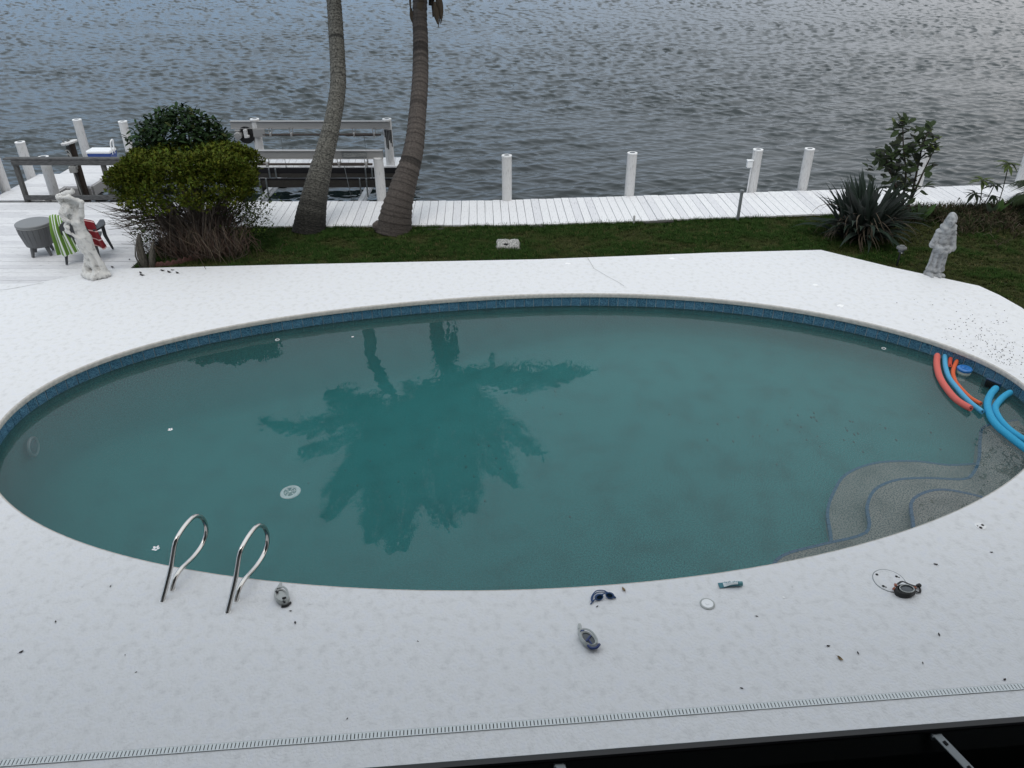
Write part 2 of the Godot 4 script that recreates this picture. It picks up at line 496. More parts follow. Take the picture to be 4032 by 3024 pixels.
func setting() -> void:
	# lake: a sheet of real waves near the dock, flat swell farther out
	var mb := Mb.new()
	rng.seed = 5
	var waves := []
	for k in 26:
		var wl := 0.17 * pow(8.0, k / 25.0)
		var th := rng.randfn(0.1, 0.40)
		waves.append([sin(th) * TAU / wl, cos(th) * TAU / wl, rng.randf() * TAU, 0.060])
	var patch := noise(0.06, 2, 8)
	var rows := [14.2]
	while rows[-1] < 95.0:
		rows.append(rows[-1] + maxf(0.040, rows[-1] * rows[-1] * 0.00016))
	while rows[-1] < 900.0:
		rows.append(rows[-1] * 1.06)
	var cols := 900
	for d in rows:
		for i in cols + 1:
			var s := (float(i) / cols - 0.5) * 2.0
			var x: float = s * (8.0 + d * 0.80)
			var z: float = -d
			var y := 0.0
			var gx := 0.0
			var gz := 0.0
			if d < 260.0:
				var amp := 0.85 + 0.55 * patch.get_noise_2d(x, z * 1.6)
				for w in waves:
					var ph: float = w[0] * x + w[1] * z + w[2]
					var sl: float = w[3] * amp
					var sn := sin(ph)
					var cs := cos(ph) * sl * (1.0 + 0.9 * sn)   # peaked crests
					var kk: float = sqrt(w[0] * w[0] + w[1] * w[1])
					y += (sn + 0.45 * sn * sn) * sl / kk
					gx += cs * w[0] / kk
					gz += cs * w[1] / kk
			mb.vert(Vector3(x, LAKE + (y if d < 110.0 else 0.0), z), Vector3(-gx, 1.0, -gz).normalized())
	for j in rows.size() - 1:
		for i in cols:
			var a := j * (cols + 1) + i
			mb.ix.append_array([a, a + cols + 1, a + 1, a + 1, a + cols + 1, a + cols + 2])
	struct("lake", mb, M["lake water"], "wide choppy grey-blue lake beyond the white dock")

	# ground: lawn soil round the deck, held by a seawall under the boardwalk
	mb = Mb.new()
	mb.quad(Vector3(-6.75, LAWN, -15.0), Vector3(1.2, LAWN, -15.05), Vector3(1.2, LAWN, -12.0), Vector3(-6.75, LAWN, -12.0), Vector3.UP)
	mb.quad(Vector3(1.2, LAWN, -15.05), Vector3(12.0, LAWN, -16.2), Vector3(12.0, LAWN, -12.0), Vector3(1.2, LAWN, -12.0), Vector3.UP)
	mb.quad(Vector3(12.0, LAWN, -16.2), Vector3(60.0, LAWN, -20.5), Vector3(60.0, LAWN, -12.0), Vector3(12.0, LAWN, -12.0), Vector3.UP)
	mb.quad(Vector3(7.45, LAWN, -12.0), Vector3(60.0, LAWN, -12.0), Vector3(60.0, LAWN, 30.0), Vector3(7.45, LAWN, 30.0), Vector3.UP)
	mb.quad(Vector3(-60.0, LAWN, -11.6), Vector3(-9.0, LAWN, -11.6), Vector3(-9.0, LAWN, 30.0), Vector3(-60.0, LAWN, 30.0), Vector3.UP)
	mb.quad(Vector3(-9.0, LAWN, 1.0), Vector3(7.45, LAWN, 1.0), Vector3(7.45, LAWN, 30.0), Vector3(-9.0, LAWN, 30.0), Vector3.UP)
	struct("lawn_ground", mb, M["soil"], "dark earth of the lawn between the pool deck and the boardwalk")
	mb = Mb.new()
	for s in [[-60, -15.1, -6.75, -15.1], [-6.75, -15.0, 1.2, -15.05], [1.2, -15.05, 12.0, -16.2], [12.0, -16.2, 60.0, -20.5]]:
		mb.quad(Vector3(s[0], LAWN - 0.004, s[1]), Vector3(s[2], LAWN - 0.004, s[3]), Vector3(s[2], -2.5, s[3]), Vector3(s[0], -2.5, s[1]), Vector3(0, 0, -1))
	struct("seawall", mb, M["seawall"], "dark concrete seawall in the shade under the boardwalk")

	# the white deck, in a far and a near half that meet left and right of the pool
	var n := 160
	var loop := pool_loop(0.0, n)
	var far := PackedVector2Array()
	var near := PackedVector2Array()
	for k in n / 2 + 1:
		near.append(loop[k])
		far.append(loop[(n / 2 + k) % n])
	# t runs from +x over +z (near) to -x, then back over the far side
	for p in [Vector2(8.05, -8.67), Vector2(7.95, -10.9), Vector2(7.86, -11.35), Vector2(7.72, -11.72), Vector2(6.58, -12.54), Vector2(5.66, -13.33), Vector2(3.62, -13.19), Vector2(0.53, -12.88), Vector2(-3.64, -12.65), Vector2(-6.66, -12.46), Vector2(-6.99, -12.45), Vector2(-7.35, -12.2), Vector2(-7.70, -11.98), Vector2(-7.96, -11.82), Vector2(-8.6, -11.8), Vector2(-10.5, -11.8), Vector2(-14, -11.8), Vector2(-14, -7.71)]:
		far.append(p)
	for p in [Vector2(-14, -7.71), Vector2(-14, 0.5), Vector2(8.4, -1.2), Vector2(8.05, -8.67)]:
		near.append(p)
	mb = Mb.new()
	mb.prism(far, -0.16, 0.0, false, false)
	mb.prism(near, -0.16, 0.0, false, false)
	# outer edge
	for e in [[far, n / 2 + 1, far.size() - 1], [near, n / 2 + 1, near.size() - 1]]:
		for k in range(e[1], e[2]):
			var a: Vector2 = e[0][k]
			var d: Vector2 = e[0][k + 1]
			mb.quad(Vector3(a.x, -0.16, a.y), Vector3(d.x, -0.16, d.y), Vector3(d.x, 0, d.y), Vector3(a.x, 0, a.y), Vector3(a.x + d.x, 0, a.y + d.y + 16.0))
	var deck := struct("pool_deck", mb, M["white concrete"], "white textured concrete deck around the oval pool")
	# rounded lip of the deck above the tiles
	mb = Mb.new()
	var prof := [[0.002, 0.0005], [-0.012, -0.004], [-0.020, -0.018], [-0.020, -0.062], [-0.012, -0.072], [0.03, -0.074]]
	var base := 0
	for k in n + 1:
		for q in prof.size():
			var p := pool_at(TAU * k / n, prof[q][0])
			var o := (p - PC).normalized()
			var nn := [Vector3.UP, Vector3(-o.x, 2, -o.y), Vector3(-o.x, 0.3, -o.y), Vector3(-o.x, 0, -o.y), Vector3(-o.x, -1, -o.y), Vector3.DOWN][q] as Vector3
			mb.vert(Vector3(p.x, prof[q][1], p.y), nn.normalized())
	for k in n:
		for q in prof.size() - 1:
			var a := k * prof.size() + q
			mb.face(a, a + 1, a + prof.size()); mb.face(a + 1, a + prof.size() + 1, a + prof.size())
	put("deck_lip", mb, M["painted lip"], deck)
	# touched up spots of brighter paint
	for s in [[-3.83, -9.86, 0.10], [-5.1, -5.55, 0.06], [0.98, -12.67, 0.09], [2.85, -12.9, 0.12], [5.15, -10.95, 0.11], [5.02, -11.75, 0.09], [2.43, -4.9, 0.025], [0.0, -6.2, 0.02]]:
		if pool_at(atan2((Vector2(s[0], s[1]) - PC).dot(PW) / 3.19, (Vector2(s[0], s[1]) - PC).dot(PV) / 6.45)).distance_to(PC) > Vector2(s[0], s[1]).distance_to(PC):
			continue
		mb = Mb.new()
		var poly := PackedVector2Array()
		for k in 14:
			poly.append(Vector2(s[0], s[1]) + Vector2(cos(TAU * k / 14), 0.75 * sin(TAU * k / 14)) * s[2] * 0.6 * rng.randf_range(0.55, 1.1))
		mb.prism(poly, 0.0, 0.004, true, false)
		put("paint_spot", mb, M["white paint"], deck)
	# hairline cracks
	for cr in [[Vector2(1.35, -12.95), Vector2(1.42, -12.45), Vector2(1.62, -12.1), Vector2(1.78, -11.85), Vector2(1.85, -11.7)], [Vector2(-9.4, -11.45), Vector2(-8.7, -11.42), Vector2(-8.2, -11.6), Vector2(-7.8, -11.85)]]:
		mb = Mb.new()
		for k in cr.size() - 1:
			var side: Vector2 = (cr[k + 1] - cr[k]).orthogonal().normalized() * 0.004
			mb.quad(Vector3(cr[k].x - side.x, 0.003, cr[k].y - side.y), Vector3(cr[k + 1].x - side.x, 0.003, cr[k + 1].y - side.y), Vector3(cr[k + 1].x + side.x, 0.003, cr[k + 1].y + side.y), Vector3(cr[k].x + side.x, 0.003, cr[k].y + side.y), Vector3.UP)
		put("crack", mb, M["cable grey"], deck)

	# pool basin: floor, wall, and a band of square tiles at the waterline
	mb = Mb.new()
	var ring := 96
	var steps := [0.0, 0.12, 0.24, 0.36, 0.48, 0.6, 0.7, 0.8, 0.87, 0.91, 0.935, 0.955, 0.97, 0.982, 0.992, 1.0]
	for f in steps:
		for k in ring + 1:
			var p := pool_at(TAU * k / ring, 0.03, f)
			var up := 0.0
			if f > 0.945:
				up = 0.22 * (1.0 - sqrt(maxf(0.0, 1.0 - pow((f - 0.945) / 0.055, 2))))
			mb.vert(Vector3(p.x, floor_y(p) + up, p.y), Vector3.UP)
	for k in ring + 1:
		var p := pool_at(TAU * k / ring, 0.03)
		mb.vert(Vector3(p.x, -0.06, p.y), Vector3.UP)
	var w := ring + 1
	for j in steps.size():
		for k in ring:
			var a := j * w + k
			mb.ix.append_array([a, a + 1, a + w + 1, a, a + w + 1, a + w])
	var acc := PackedVector3Array()
	acc.resize(mb.v.size())
	for k in mb.ix.size() / 3:
		var a := mb.ix[3 * k]
		var b := mb.ix[3 * k + 1]
		var c := mb.ix[3 * k + 2]
		var nn := (mb.v[c] - mb.v[a]).cross(mb.v[b] - mb.v[a])
		acc[a] += nn; acc[b] += nn; acc[c] += nn
	for j in steps.size() + 1:
		acc[j * w] += acc[j * w + ring]
		acc[j * w + ring] = acc[j * w]
	for k in mb.v.size():
		mb.n[k] = acc[k].normalized()
		if mb.n[k].dot(Vector3(PC.x - mb.v[k].x, 4.0, PC.y - mb.v[k].z)) < 0.0:
			mb.n[k] = -mb.n[k]
		if k < w:
			mb.n[k] = Vector3.UP
	mb.ix.clear()
	for j in steps.size():
		for k in ring:
			var a := j * w + k
			mb.face(a, a + 1, a + w + 1); mb.face(a, a + w + 1, a + w)
	var basin := struct("pool_basin", mb, M["water tinted plaster"], "pebble plaster shell of the oval swimming pool")
	var tiles := 204
	var tm := []
	for k in 3:
		mb = Mb.new()
		mb.box(Vector3.ZERO, Vector3(0.144, 0.150, 0.014), Basis.IDENTITY, 0.003)
		tm.append(mb.done())
	mb = Mb.new()
	for k in n + 1:
		var p := pool_at(TAU * k / n, 0.012)
		var o := (p - PC).normalized()
		mb.vert(Vector3(p.x, -0.07, p.y), Vector3(-o.x, 0, -o.y))
		mb.vert(Vector3(p.x, -0.23, p.y), Vector3(-o.x, 0, -o.y))
	for k in n:
		mb.face(2 * k, 2 * k + 1, 2 * k + 2); mb.face(2 * k + 1, 2 * k + 3, 2 * k + 2)
	put("grout_band", mb, M["grout"], basin)
	# even spacing along the curve
	var lens := [0.0]
	for k in 720:
		lens.append(lens[-1] + pool_at(TAU * k / 720).distance_to(pool_at(TAU * (k + 1) / 720)))
	var at := 0
	for k in tiles:
		var want: float = lens[-1] * k / tiles
		while lens[at + 1] < want:
			at += 1
		var t: float = TAU * (at + (want - lens[at]) / (lens[at + 1] - lens[at])) / 720
		var p := pool_at(t, 0.008)
		var tn := (pool_at(t + 0.01) - pool_at(t - 0.01)).normalized()
		var o := put("tile", tm[k % 3], M["pool tile %d" % rng.randi_range(0, 2)], basin)
		o.transform = Transform3D(Basis(Vector3(tn.x, 0, tn.y), Vector3.UP, Vector3(tn.x, 0, tn.y).cross(Vector3.UP)), Vector3(p.x, -0.152 + rng.randf_range(-0.001, 0.001), p.y))

	# three curved steps in the near right corner, each with a row of blue trim tiles
	var outline := [
		[-0.64, [Vector2(3.30, -5.9), Vector2(3.50, -6.33), Vector2(3.62, -6.78), Vector2(3.80, -7.12), Vector2(4.10, -7.5), Vector2(4.55, -7.73), Vector2(5.05, -7.77), Vector2(5.48, -7.69), Vector2(6.0, -7.75)]],
		[-0.50, [Vector2(2.45, -5.2), Vector2(2.59, -5.62), Vector2(2.68, -5.8), Vector2(2.87, -5.97), Vector2(3.31, -6.12), Vector2(3.76, -6.26), Vector2(3.92, -6.42), Vector2(4.03, -6.75), Vector2(4.24, -7.04), Vector2(4.55, -7.21), Vector2(4.91, -7.25), Vector2(5.34, -7.23), Vector2(5.52, -7.33), Vector2(5.76, -7.64), Vector2(6.0, -8.07), Vector2(6.22, -8.35), Vector2(6.75, -8.5)]],
		[-0.36, [Vector2(4.33, -5.8), Vector2(4.28, -6.16), Vector2(4.33, -6.35), Vector2(4.44, -6.63), Vector2(4.63, -6.79), Vector2(4.87, -6.86), Vector2(5.1, -6.81), Vector2(5.37, -6.67), Vector2(5.9, -6.3)]]]
	for s in outline:
		var cv := Curve3D.new()
		var pts: Array = s[1]
		for k in pts.size():
			var t: Vector2 = (pts[mini(k + 1, pts.size() - 1)] - pts[maxi(k - 1, 0)]) * 0.17
			cv.add_point(Vector3(pts[k].x, 0, pts[k].y), Vector3(-t.x, 0, -t.y), Vector3(t.x, 0, t.y))
		cv.bake_interval = 0.05
		var poly := PackedVector2Array()
		var edge := []
		for p in cv.get_baked_points():
			poly.append(Vector2(p.x, p.z))
			edge.append(p)
		if s[0] == -0.50:
			poly.append_array(PackedVector2Array([Vector2(7.2, -7.5), Vector2(6.5, -5.6), Vector2(4.4, -4.4)]))
		elif s[0] == -0.64:
			poly.append_array(PackedVector2Array([Vector2(6.6, -7.2), Vector2(6.0, -5.8), Vector2(4.2, -5.1)]))
		else:
			poly.append_array(PackedVector2Array([Vector2(6.2, -5.9), Vector2(5.2, -5.4)]))
		mb = Mb.new()
		mb.prism(poly, s[0] - 0.45, s[0], true, false)
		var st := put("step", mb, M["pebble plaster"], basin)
		mb = Mb.new()
		var total := cv.get_baked_length()
		var cnt := int(total / 0.105)
		for k in cnt:
			var a := cv.sample_baked((k + 0.5) * total / cnt)
			var tn := (cv.sample_baked((k + 0.9) * total / cnt) - cv.sample_baked((k + 0.1) * total / cnt)).normalized()
			mb.box(a + Vector3(0, s[0] - 0.014, 0), Vector3(total / cnt - 0.006, 0.036, 0.034), Basis(tn, Vector3.UP, tn.cross(Vector3.UP)))
		tag(put("trim_tiles", mb, M["trim tile"], st), "", "", "", "stuff")

	# the water: a rippled surface over murky green water
	mb = Mb.new()
	mb.prism(pool_loop(0.02, 120), WATER, WATER, false, false)
	var water := struct("pool_water", mb, M["pool water"], "still green-teal water filling the oval pool")
	var fog := FogVolume.new()
	fog.name = "murky_water"
	fog.shape = RenderingServer.FOG_VOLUME_SHAPE_CYLINDER
	fog.size = Vector3(13.2, 1.9, 6.65)
	fog.rotation.y = deg_to_rad(4.23)
	fog.position = Vector3(PC.x, WATER - 0.006 - 0.95, PC.y)
	var fm := FogMaterial.new()
	fm.resource_name = "murk"
	fm.density = 0.22
	fm.albedo = lin(0.003, 0.58, 0.60)
	fog.material = fm
	water.add_child(fog)

# ---------------------------------------------------------------- docks and decks
func slab(s: Vector3, bev := 0.004) -> ArrayMesh:
	var mb := Mb.new()
	mb.box(Vector3.ZERO, s, Basis.IDENTITY, bev)
	return mb.done()

func board(called: String, mesh: Mesh, m: Material, parent: Node, at: Vector3, turn := 0.0) -> MeshInstance3D:
	var o := put(called, mesh, m, parent)
	o.position = at + Vector3(0, rng.randf_range(-0.003, 0.003), 0)
	o.rotation = Vector3(rng.randf_range(-0.002, 0.002), turn + rng.randf_range(-0.003, 0.003), rng.randf_range(-0.002, 0.002))
	return o

func near_z(x: float) -> float:
	return -14.60 - 0.02 * clampf(x + 5.0, -3.0, 5.5) - 0.107 * maxf(x - 0.5, 0.0)

func far_z(x: float) -> float:
	return -16.15 - 0.015 * clampf(x + 5.0, -3.0, 4.5) - 0.099 * maxf(x + 0.5, 0.0)

func docks() -> void:
	rng.seed = 21
	# boardwalk along the seawall
	var walk := thing("boardwalk", "long white plank boardwalk along the lake edge beyond the lawn", "boardwalk")
	var lengths := {}
	var x := -6.55
	while x < 13.0:
		var a := Vector3(x, -0.02, near_z(x))
		var b := Vector3(x - 0.06, -0.02, far_z(x - 0.06))
		var l := snappedf(a.distance_to(b), 0.04)
		if not lengths.has(l):
			lengths[l] = slab(Vector3(0.157, 0.04, l))
		var mid := (a + b) * 0.5
		board("plank", lengths[l], M["white plank" if rng.randf() < 0.68 else "white plank dull"], walk, mid + Vector3(0, 0, rng.randf_range(-0.012, 0.012)), atan2(b.x - a.x, b.z - a.z))
		x += 0.165
	for e in [[0.10, 1.0], [0.9, 1.0]]:
		var mb := Mb.new()
		for k in 40:
			var x0 := -6.6 + k * 0.5
			var x1 := x0 + 0.5
			var p := Vector3(x0, -0.14, lerpf(near_z(x0), far_z(x0), e[0]))
			var q := Vector3(x1, -0.14, lerpf(near_z(x1), far_z(x1), e[0]))
			mb.box((p + q) * 0.5, Vector3(p.distance_to(q), 0.19, 0.045), Basis((q - p).normalized(), Vector3.UP, (q - p).normalized().cross(Vector3.UP)))
		put("joist", mb, M["dark wet wood"], walk)

	# plank deck on the left
	var ld := thing("plank_deck", "weathered white plank deck on the left, behind the woman statue", "deck")
	var z := -11.885
	while z > -16.2:
		var right := -6.64
		if z < -14.5:
			right = -6.62
		var left := -13.2 if z > -16.0 else -11.6
		var cut := lerpf(left, right, 0.2 + 0.3 * rng.randf())
		for s in [[left, cut], [cut + 0.004, right]]:
			board("plank", slab(Vector3(s[1] - s[0], 0.04, 0.160)), M["white board" if rng.randf() < 0.6 else "white board dull"], ld, Vector3((s[0] + s[1]) * 0.5, -0.029, z))
		z -= 0.166
	var mb := Mb.new()
	for k in 4:
		mb.box(Vector3(-9.9, -0.14, -12.2 - k * 1.2), Vector3(6.4, 0.18, 0.05))
	mb.box(Vector3(-9.0, -0.11, -16.21), Vector3(4.9, 0.16, 0.04))
	put("joist", mb, M["dark wet wood"], ld)

	# finger pier: a wide pad, then a shifted stem
	var pier := thing("finger_pier", "white plank pier stepping out into the lake behind the grey railing", "pier")
	z = -16.32
	var pad := slab(Vector3(1.10, 0.04, 0.160))
	var stem := slab(Vector3(1.20, 0.04, 0.160))
	var mixed := slab(Vector3(1.66, 0.04, 0.160))
	while z > -19.8:
		if z > -17.3:
			board("plank", pad, M["white board"], pier, Vector3(-10.70, -0.022, z))
		elif z > -18.2:
			board("plank", mixed, M["white board dull" if rng.randf() < 0.3 else "white board"], pier, Vector3(-10.40, -0.022, z))
		else:
			board("plank", stem, M["white board dull" if rng.randf() < 0.3 else "white board"], pier, Vector3(-10.15, -0.022, z))
		z -= 0.166
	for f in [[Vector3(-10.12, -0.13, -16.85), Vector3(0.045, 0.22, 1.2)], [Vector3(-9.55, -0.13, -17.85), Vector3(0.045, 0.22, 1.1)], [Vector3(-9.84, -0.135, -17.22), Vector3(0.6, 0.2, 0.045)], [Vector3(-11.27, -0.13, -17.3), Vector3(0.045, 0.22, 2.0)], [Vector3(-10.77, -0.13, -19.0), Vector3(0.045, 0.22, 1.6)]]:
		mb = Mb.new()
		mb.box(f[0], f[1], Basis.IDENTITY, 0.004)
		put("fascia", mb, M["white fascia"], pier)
	# catwalk behind the boat lift
	var cat := thing("catwalk", "narrow white plank catwalk on the far side of the boat lift", "catwalk")
	var cp := slab(Vector3(0.157, 0.04, 0.82))
	x = -9.44
	while x < -2.4:
		board("plank", cp, M["white plank" if rng.randf() < 0.7 else "white plank dull"], cat, Vector3(x, -0.02, -19.29), 0.1)
		x += 0.165
	for f in [-18.93, -19.66]:
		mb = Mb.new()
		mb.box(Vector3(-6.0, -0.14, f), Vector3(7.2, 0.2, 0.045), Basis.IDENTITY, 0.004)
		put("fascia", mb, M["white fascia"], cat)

	# pilings
	var made := {}
	var group := "white wooden dock pilings"
	for p in [
		[-0.11, -16.28, 0.94, "white piling on the boardwalk's lake edge straight beyond the white stone block"],
		[2.57, -16.6, 0.91, "white piling on the boardwalk nearest the short stake, between two others"],
		[5.33, -16.88, 0.91, "white piling with a small white junction box on its left side"],
		[6.50, -17.02, 0.89, "clean white piling just left of the spiky strap-leaf plant"],
		[9.11, -17.12, 0.92, "white piling half hidden behind the broad-leaved small tree"],
		[11.52, -17.3, 0.70, "white piling cut by the right edge behind the palm frond"],
		[-11.32, -18.02, 0.79, "white piling at the left edge of the finger pier"],
		[-10.87, -19.86, 0.89, "tall white piling behind the utility post on the pier"],
		[-9.71, -19.80, 0.86, "white piling right of the blue cooler at the pier's end"],
		[-10.0, -16.55, 0.84, "thick white piling right behind the grey railing, its top hidden by the rail"],
		[-11.31, -16.95, 0.84, "white piling behind the railing's left end post, mostly hidden"],
		[-6.15, -19.0, 1.09, "left white piling of the boat lift's far side, behind the motor"],
		[-3.0, -19.06, 1.08, "right white piling of the boat lift's far side, its paint cut off above the water"],
		[-2.81, -16.27, 0.90, "short white piling holding the right end of the near lift beam"],
		[-5.95, -16.3, 0.90, "white piling holding the left end of the near lift beam, behind the hedge"]]:
		var h: float = p[2]
		var o := thing("dock_piling", p[3], "piling", Vector3(p[0], 0, p[1]), rng.randf() * TAU, group)
		var r := 0.105
		mb = Mb.new()
		var bot := -0.5 if p[0] < 0.0 and p[1] < -18.9 else -0.62
		mb.lathe([Vector2(r * 1.02, bot), Vector2(r, 0.0), Vector2(r * 0.985, h - 0.02), Vector2(r * 0.95, h), Vector2(r * 0.55, h + 0.004)], 18)
		put("shaft", mb, M["white piling"], o)
		mb = Mb.new()
		mb.lathe([Vector2(r * 0.98, -1.6), Vector2(r * 0.97, bot)], 14)
		put("wet_foot", mb, M["dark wet wood"], o)
		mb = Mb.new()
		mb.lathe([Vector2(r * 1.03, h - 0.018), Vector2(r * 1.03, h + 0.008), Vector2(r * 0.6, h + 0.012), Vector2(r * 0.58, h + 0.006)], 18)
		put("cap_ring", mb, M["cap white"], o)
		mb = Mb.new()
		mb.lathe([Vector2(r * 0.58, h + 0.006), Vector2(r * 0.5, h + 0.012), Vector2(0.0, h + 0.006)], 12)
		put("cap_disc", mb, M["cap metal"], o)
		if p[0] == -3.0:
			mb = Mb.new()   # old black creosote streaks below the beam
			for k in 6:
				var a := 0.55 + k * 0.33
				var lo := rng.randf_range(0.15, 0.45)
				mb.box(Vector3(cos(a) * r * 1.0, h - 0.24 - lo * 0.5, sin(a) * r * 1.0), Vector3(0.006, lo, 0.026), Basis(Vector3.UP, -a))
			o.rotation.y = 0.0
			put("tar_streak", mb, M["dark wet wood"], o)
	var dp := thing("dark_piling", "dark unpainted piling at the left edge of the photo", "piling", Vector3(-11.42, 0, -16.62))
	mb = Mb.new()
	mb.lathe([Vector2(0.135, -1.6), Vector2(0.13, 0.0), Vector2(0.12, 1.35), Vector2(0, 1.36)], 16)
	put("shaft", mb, M["dark wet wood"], dp)
	mb = Mb.new()
	mb.lathe([Vector2(0.10, -0.02), Vector2(0.10, 0.42), Vector2(0, 0.425)], 14, Vector3(-0.1, 0, 0.42))
	put("white_stub", mb, M["white piling"], dp)

	# grey railing
	var rail := thing("wooden_railing", "weathered grey wooden railing at the back of the plank deck", "railing", Vector3(-9.2, 0, -16.2))
	mb = Mb.new()
	mb.box(Vector3(-0.02, 0.90, 0), Vector3(2.78, 0.036, 0.14), Basis.IDENTITY, 0.004)
	put("handrail", mb, M["grey rail wood"], rail)
	mb = Mb.new()
	mb.box(Vector3(0.05, 0.825, 0.055), Vector3(2.62, 0.10, 0.036), Basis.IDENTITY, 0.004)
	put("upper_board", mb, M["grey rail wood"], rail)
	mb = Mb.new()
	mb.box(Vector3(0.05, 0.088, 0.065), Vector3(2.5, 0.10, 0.036), Basis.IDENTITY, 0.004)
	put("lower_board", mb, M["grey rail wood"], rail)
	for px in [-1.22, 0.62]:
		mb = Mb.new()
		mb.box(Vector3(px, 0.42, 0), Vector3(0.085, 0.9, 0.085), Basis.IDENTITY, 0.005)
		put("post", mb, M["grey post wood"], rail)

	# rotting utility post with its cables
	var ut := thing("utility_post", "rotting dark utility post with loose grey cables and a white plate on top", "utility post", Vector3(-9.68, 0, -17.1))
	mb = Mb.new()
	mb.box(Vector3(0.05, 0.15, -0.02), Vector3(0.07, 1.75, 0.13), Basis.IDENTITY, 0.008)
	put("plank", mb, M["rotten wood"], ut)
	mb = Mb.new()
	mb.box(Vector3(-0.04, 0.1, -0.03), Vector3(0.10, 1.65, 0.10), Basis.IDENTITY, 0.01)
	put("post", mb, M["grey post wood"], ut)
	mb = Mb.new()
	mb.lathe([Vector2(0, 0), Vector2(0.17, 0), Vector2(0.175, 0.035), Vector2(0.15, 0.045), Vector2(0, 0.045)], 18, Vector3(0.02, 0.99, 0), Basis(Vector3(0, 0, 1), 0.18))
	put("top_plate", mb, M["white piling"], ut)
	mb = Mb.new()
	for k in 5:
		mb.box(Vector3(rng.randf_range(-0.09, 0.06), 1.06, rng.randf_range(-0.05, 0.08)), Vector3(0.03, 0.06, 0.03), Basis(Vector3.UP, rng.randf()))
	put("bolt", mb, M["galvanised"], ut)
	mb = Mb.new()
	mb.box(Vector3(-0.03, 0.44, 0.075), Vector3(0.16, 0.14, 0.08), Basis.IDENTITY, 0.01)
	put("junction_box", mb, M["cable grey"], ut)
	for cbl in [[Vector3(-0.06, 0.5, 0.08), Vector3(-0.04, 0.62, 0.12), Vector3(0.03, 0.72, 0.10), Vector3(-0.01, 0.86, 0.09), Vector3(-0.08, 0.84, 0.08)], [Vector3(0.0, 0.5, 0.09), Vector3(0.03, 0.64, 0.12), Vector3(0.0, 0.78, 0.11), Vector3(-0.07, 0.76, 0.08)], [Vector3(0.08, 0.46, 0.09), Vector3(0.1, 0.58, 0.12), Vector3(0.02, 0.70, 0.11), Vector3(-0.07, 0.68, 0.09)], [Vector3(-0.03, 0.36, 0.08), Vector3(-0.02, 0.1, 0.08), Vector3(0.0, -0.1, 0.09), Vector3(-0.02, -0.2, 0.09), Vector3(-0.12, -0.22, 0.08), Vector3(-0.2, -0.2, 0.05)]]:
		mb = Mb.new()
		mb.tube(smooth(cbl, 4), flat_rads(smooth(cbl, 4).size(), 0.013), 6)
		put("cable", mb, M["cable grey"], ut)

	boat_lift()

	# small things on the boardwalk edge
	var pole := thing("grey_pipe_post", "thin grey plastic pipe post at the boardwalk's lawn edge", "pipe", Vector3(4.57, -0.1, -15.06))
	mb = Mb.new()
	mb.lathe([Vector2(0.032, 0), Vector2(0.032, 0.62), Vector2(0.042, 0.622), Vector2(0.042, 0.68), Vector2(0, 0.685)], 12)
	put("pipe", mb, M["pvc grey"], pole)
	var jb := thing("junction_box", "small white electrical box with a thin white conduit on a dock piling", "electrical box", Vector3(5.20, 0.0, -16.80))
	mb = Mb.new()
	mb.box(Vector3(-0.03, 0.62, 0.0), Vector3(0.12, 0.14, 0.09), Basis.IDENTITY, 0.008)
	put("box", mb, M["white plastic"], jb)
	mb = Mb.new()
	mb.box(Vector3(-0.03, 0.70, 0.0), Vector3(0.14, 0.02, 0.11), Basis.IDENTITY, 0.006)
	put("lid", mb, M["white plastic"], jb)
	mb = Mb.new()
	mb.tube([Vector3(0.02, 0.56, 0.0), Vector3(0.015, 0.3, 0.0), Vector3(0.01, -0.04, 0.0)], [0.012, 0.012, 0.012], 7)
	put("conduit", mb, M["cap white"], jb)
	mb = Mb.new()
	mb.lathe([Vector2(0.022, 0), Vector2(0.022, 0.2), Vector2(0.012, 0.215), Vector2(0, 0.216)], 10)
	one("pipe_stub", mb, M["white piling"], "short white pipe stub at the grass edge of the boardwalk", "pipe", "", Vector3(2.44, -0.08, -14.86))
	for s in [[Vector3(2.95, -0.03, -14.9), 0.6, 0.03, "rough grey board end lying along the boardwalk edge right of the pipe stub"], [Vector3(-1.55, -0.06, -14.55), 0.45, 0.02, "thin grey board half buried in grass beside the right palm trunk"], [Vector3(0.55, -0.05, -14.68), 0.26, 0.0, "short grey plank end under the boardwalk edge, beyond the stone block"]]:
		mb = Mb.new()
		mb.box(Vector3.ZERO, Vector3(s[1], 0.05, 0.09), Basis(Vector3.UP, 0.1) * Basis(Vector3(0, 0, 1), s[2]), 0.012)
		one("loose_board", mb, M["bunk wood"], s[3], "board", "", s[0])

func smooth(pts: Array, per := 6) -> Array:
	var out := []
	for k in pts.size() - 1:
		var a = pts[maxi(k - 1, 0)]
		var b = pts[k]
		var c = pts[k + 1]
		var d = pts[mini(k + 2, pts.size() - 1)]
		for j in per:
			var t := float(j) / per
			out.append(0.5 * ((2.0 * b) + (c - a) * t + (2.0 * a - 5.0 * b + 4.0 * c - d) * t * t + (3.0 * b - a - 3.0 * c + d) * t * t * t))
	out.append(pts[-1])
	return out

func flat_rads(n: int, r: float) -> Array:
	var a := []
	for k in n:
		a.append(r)
	return a

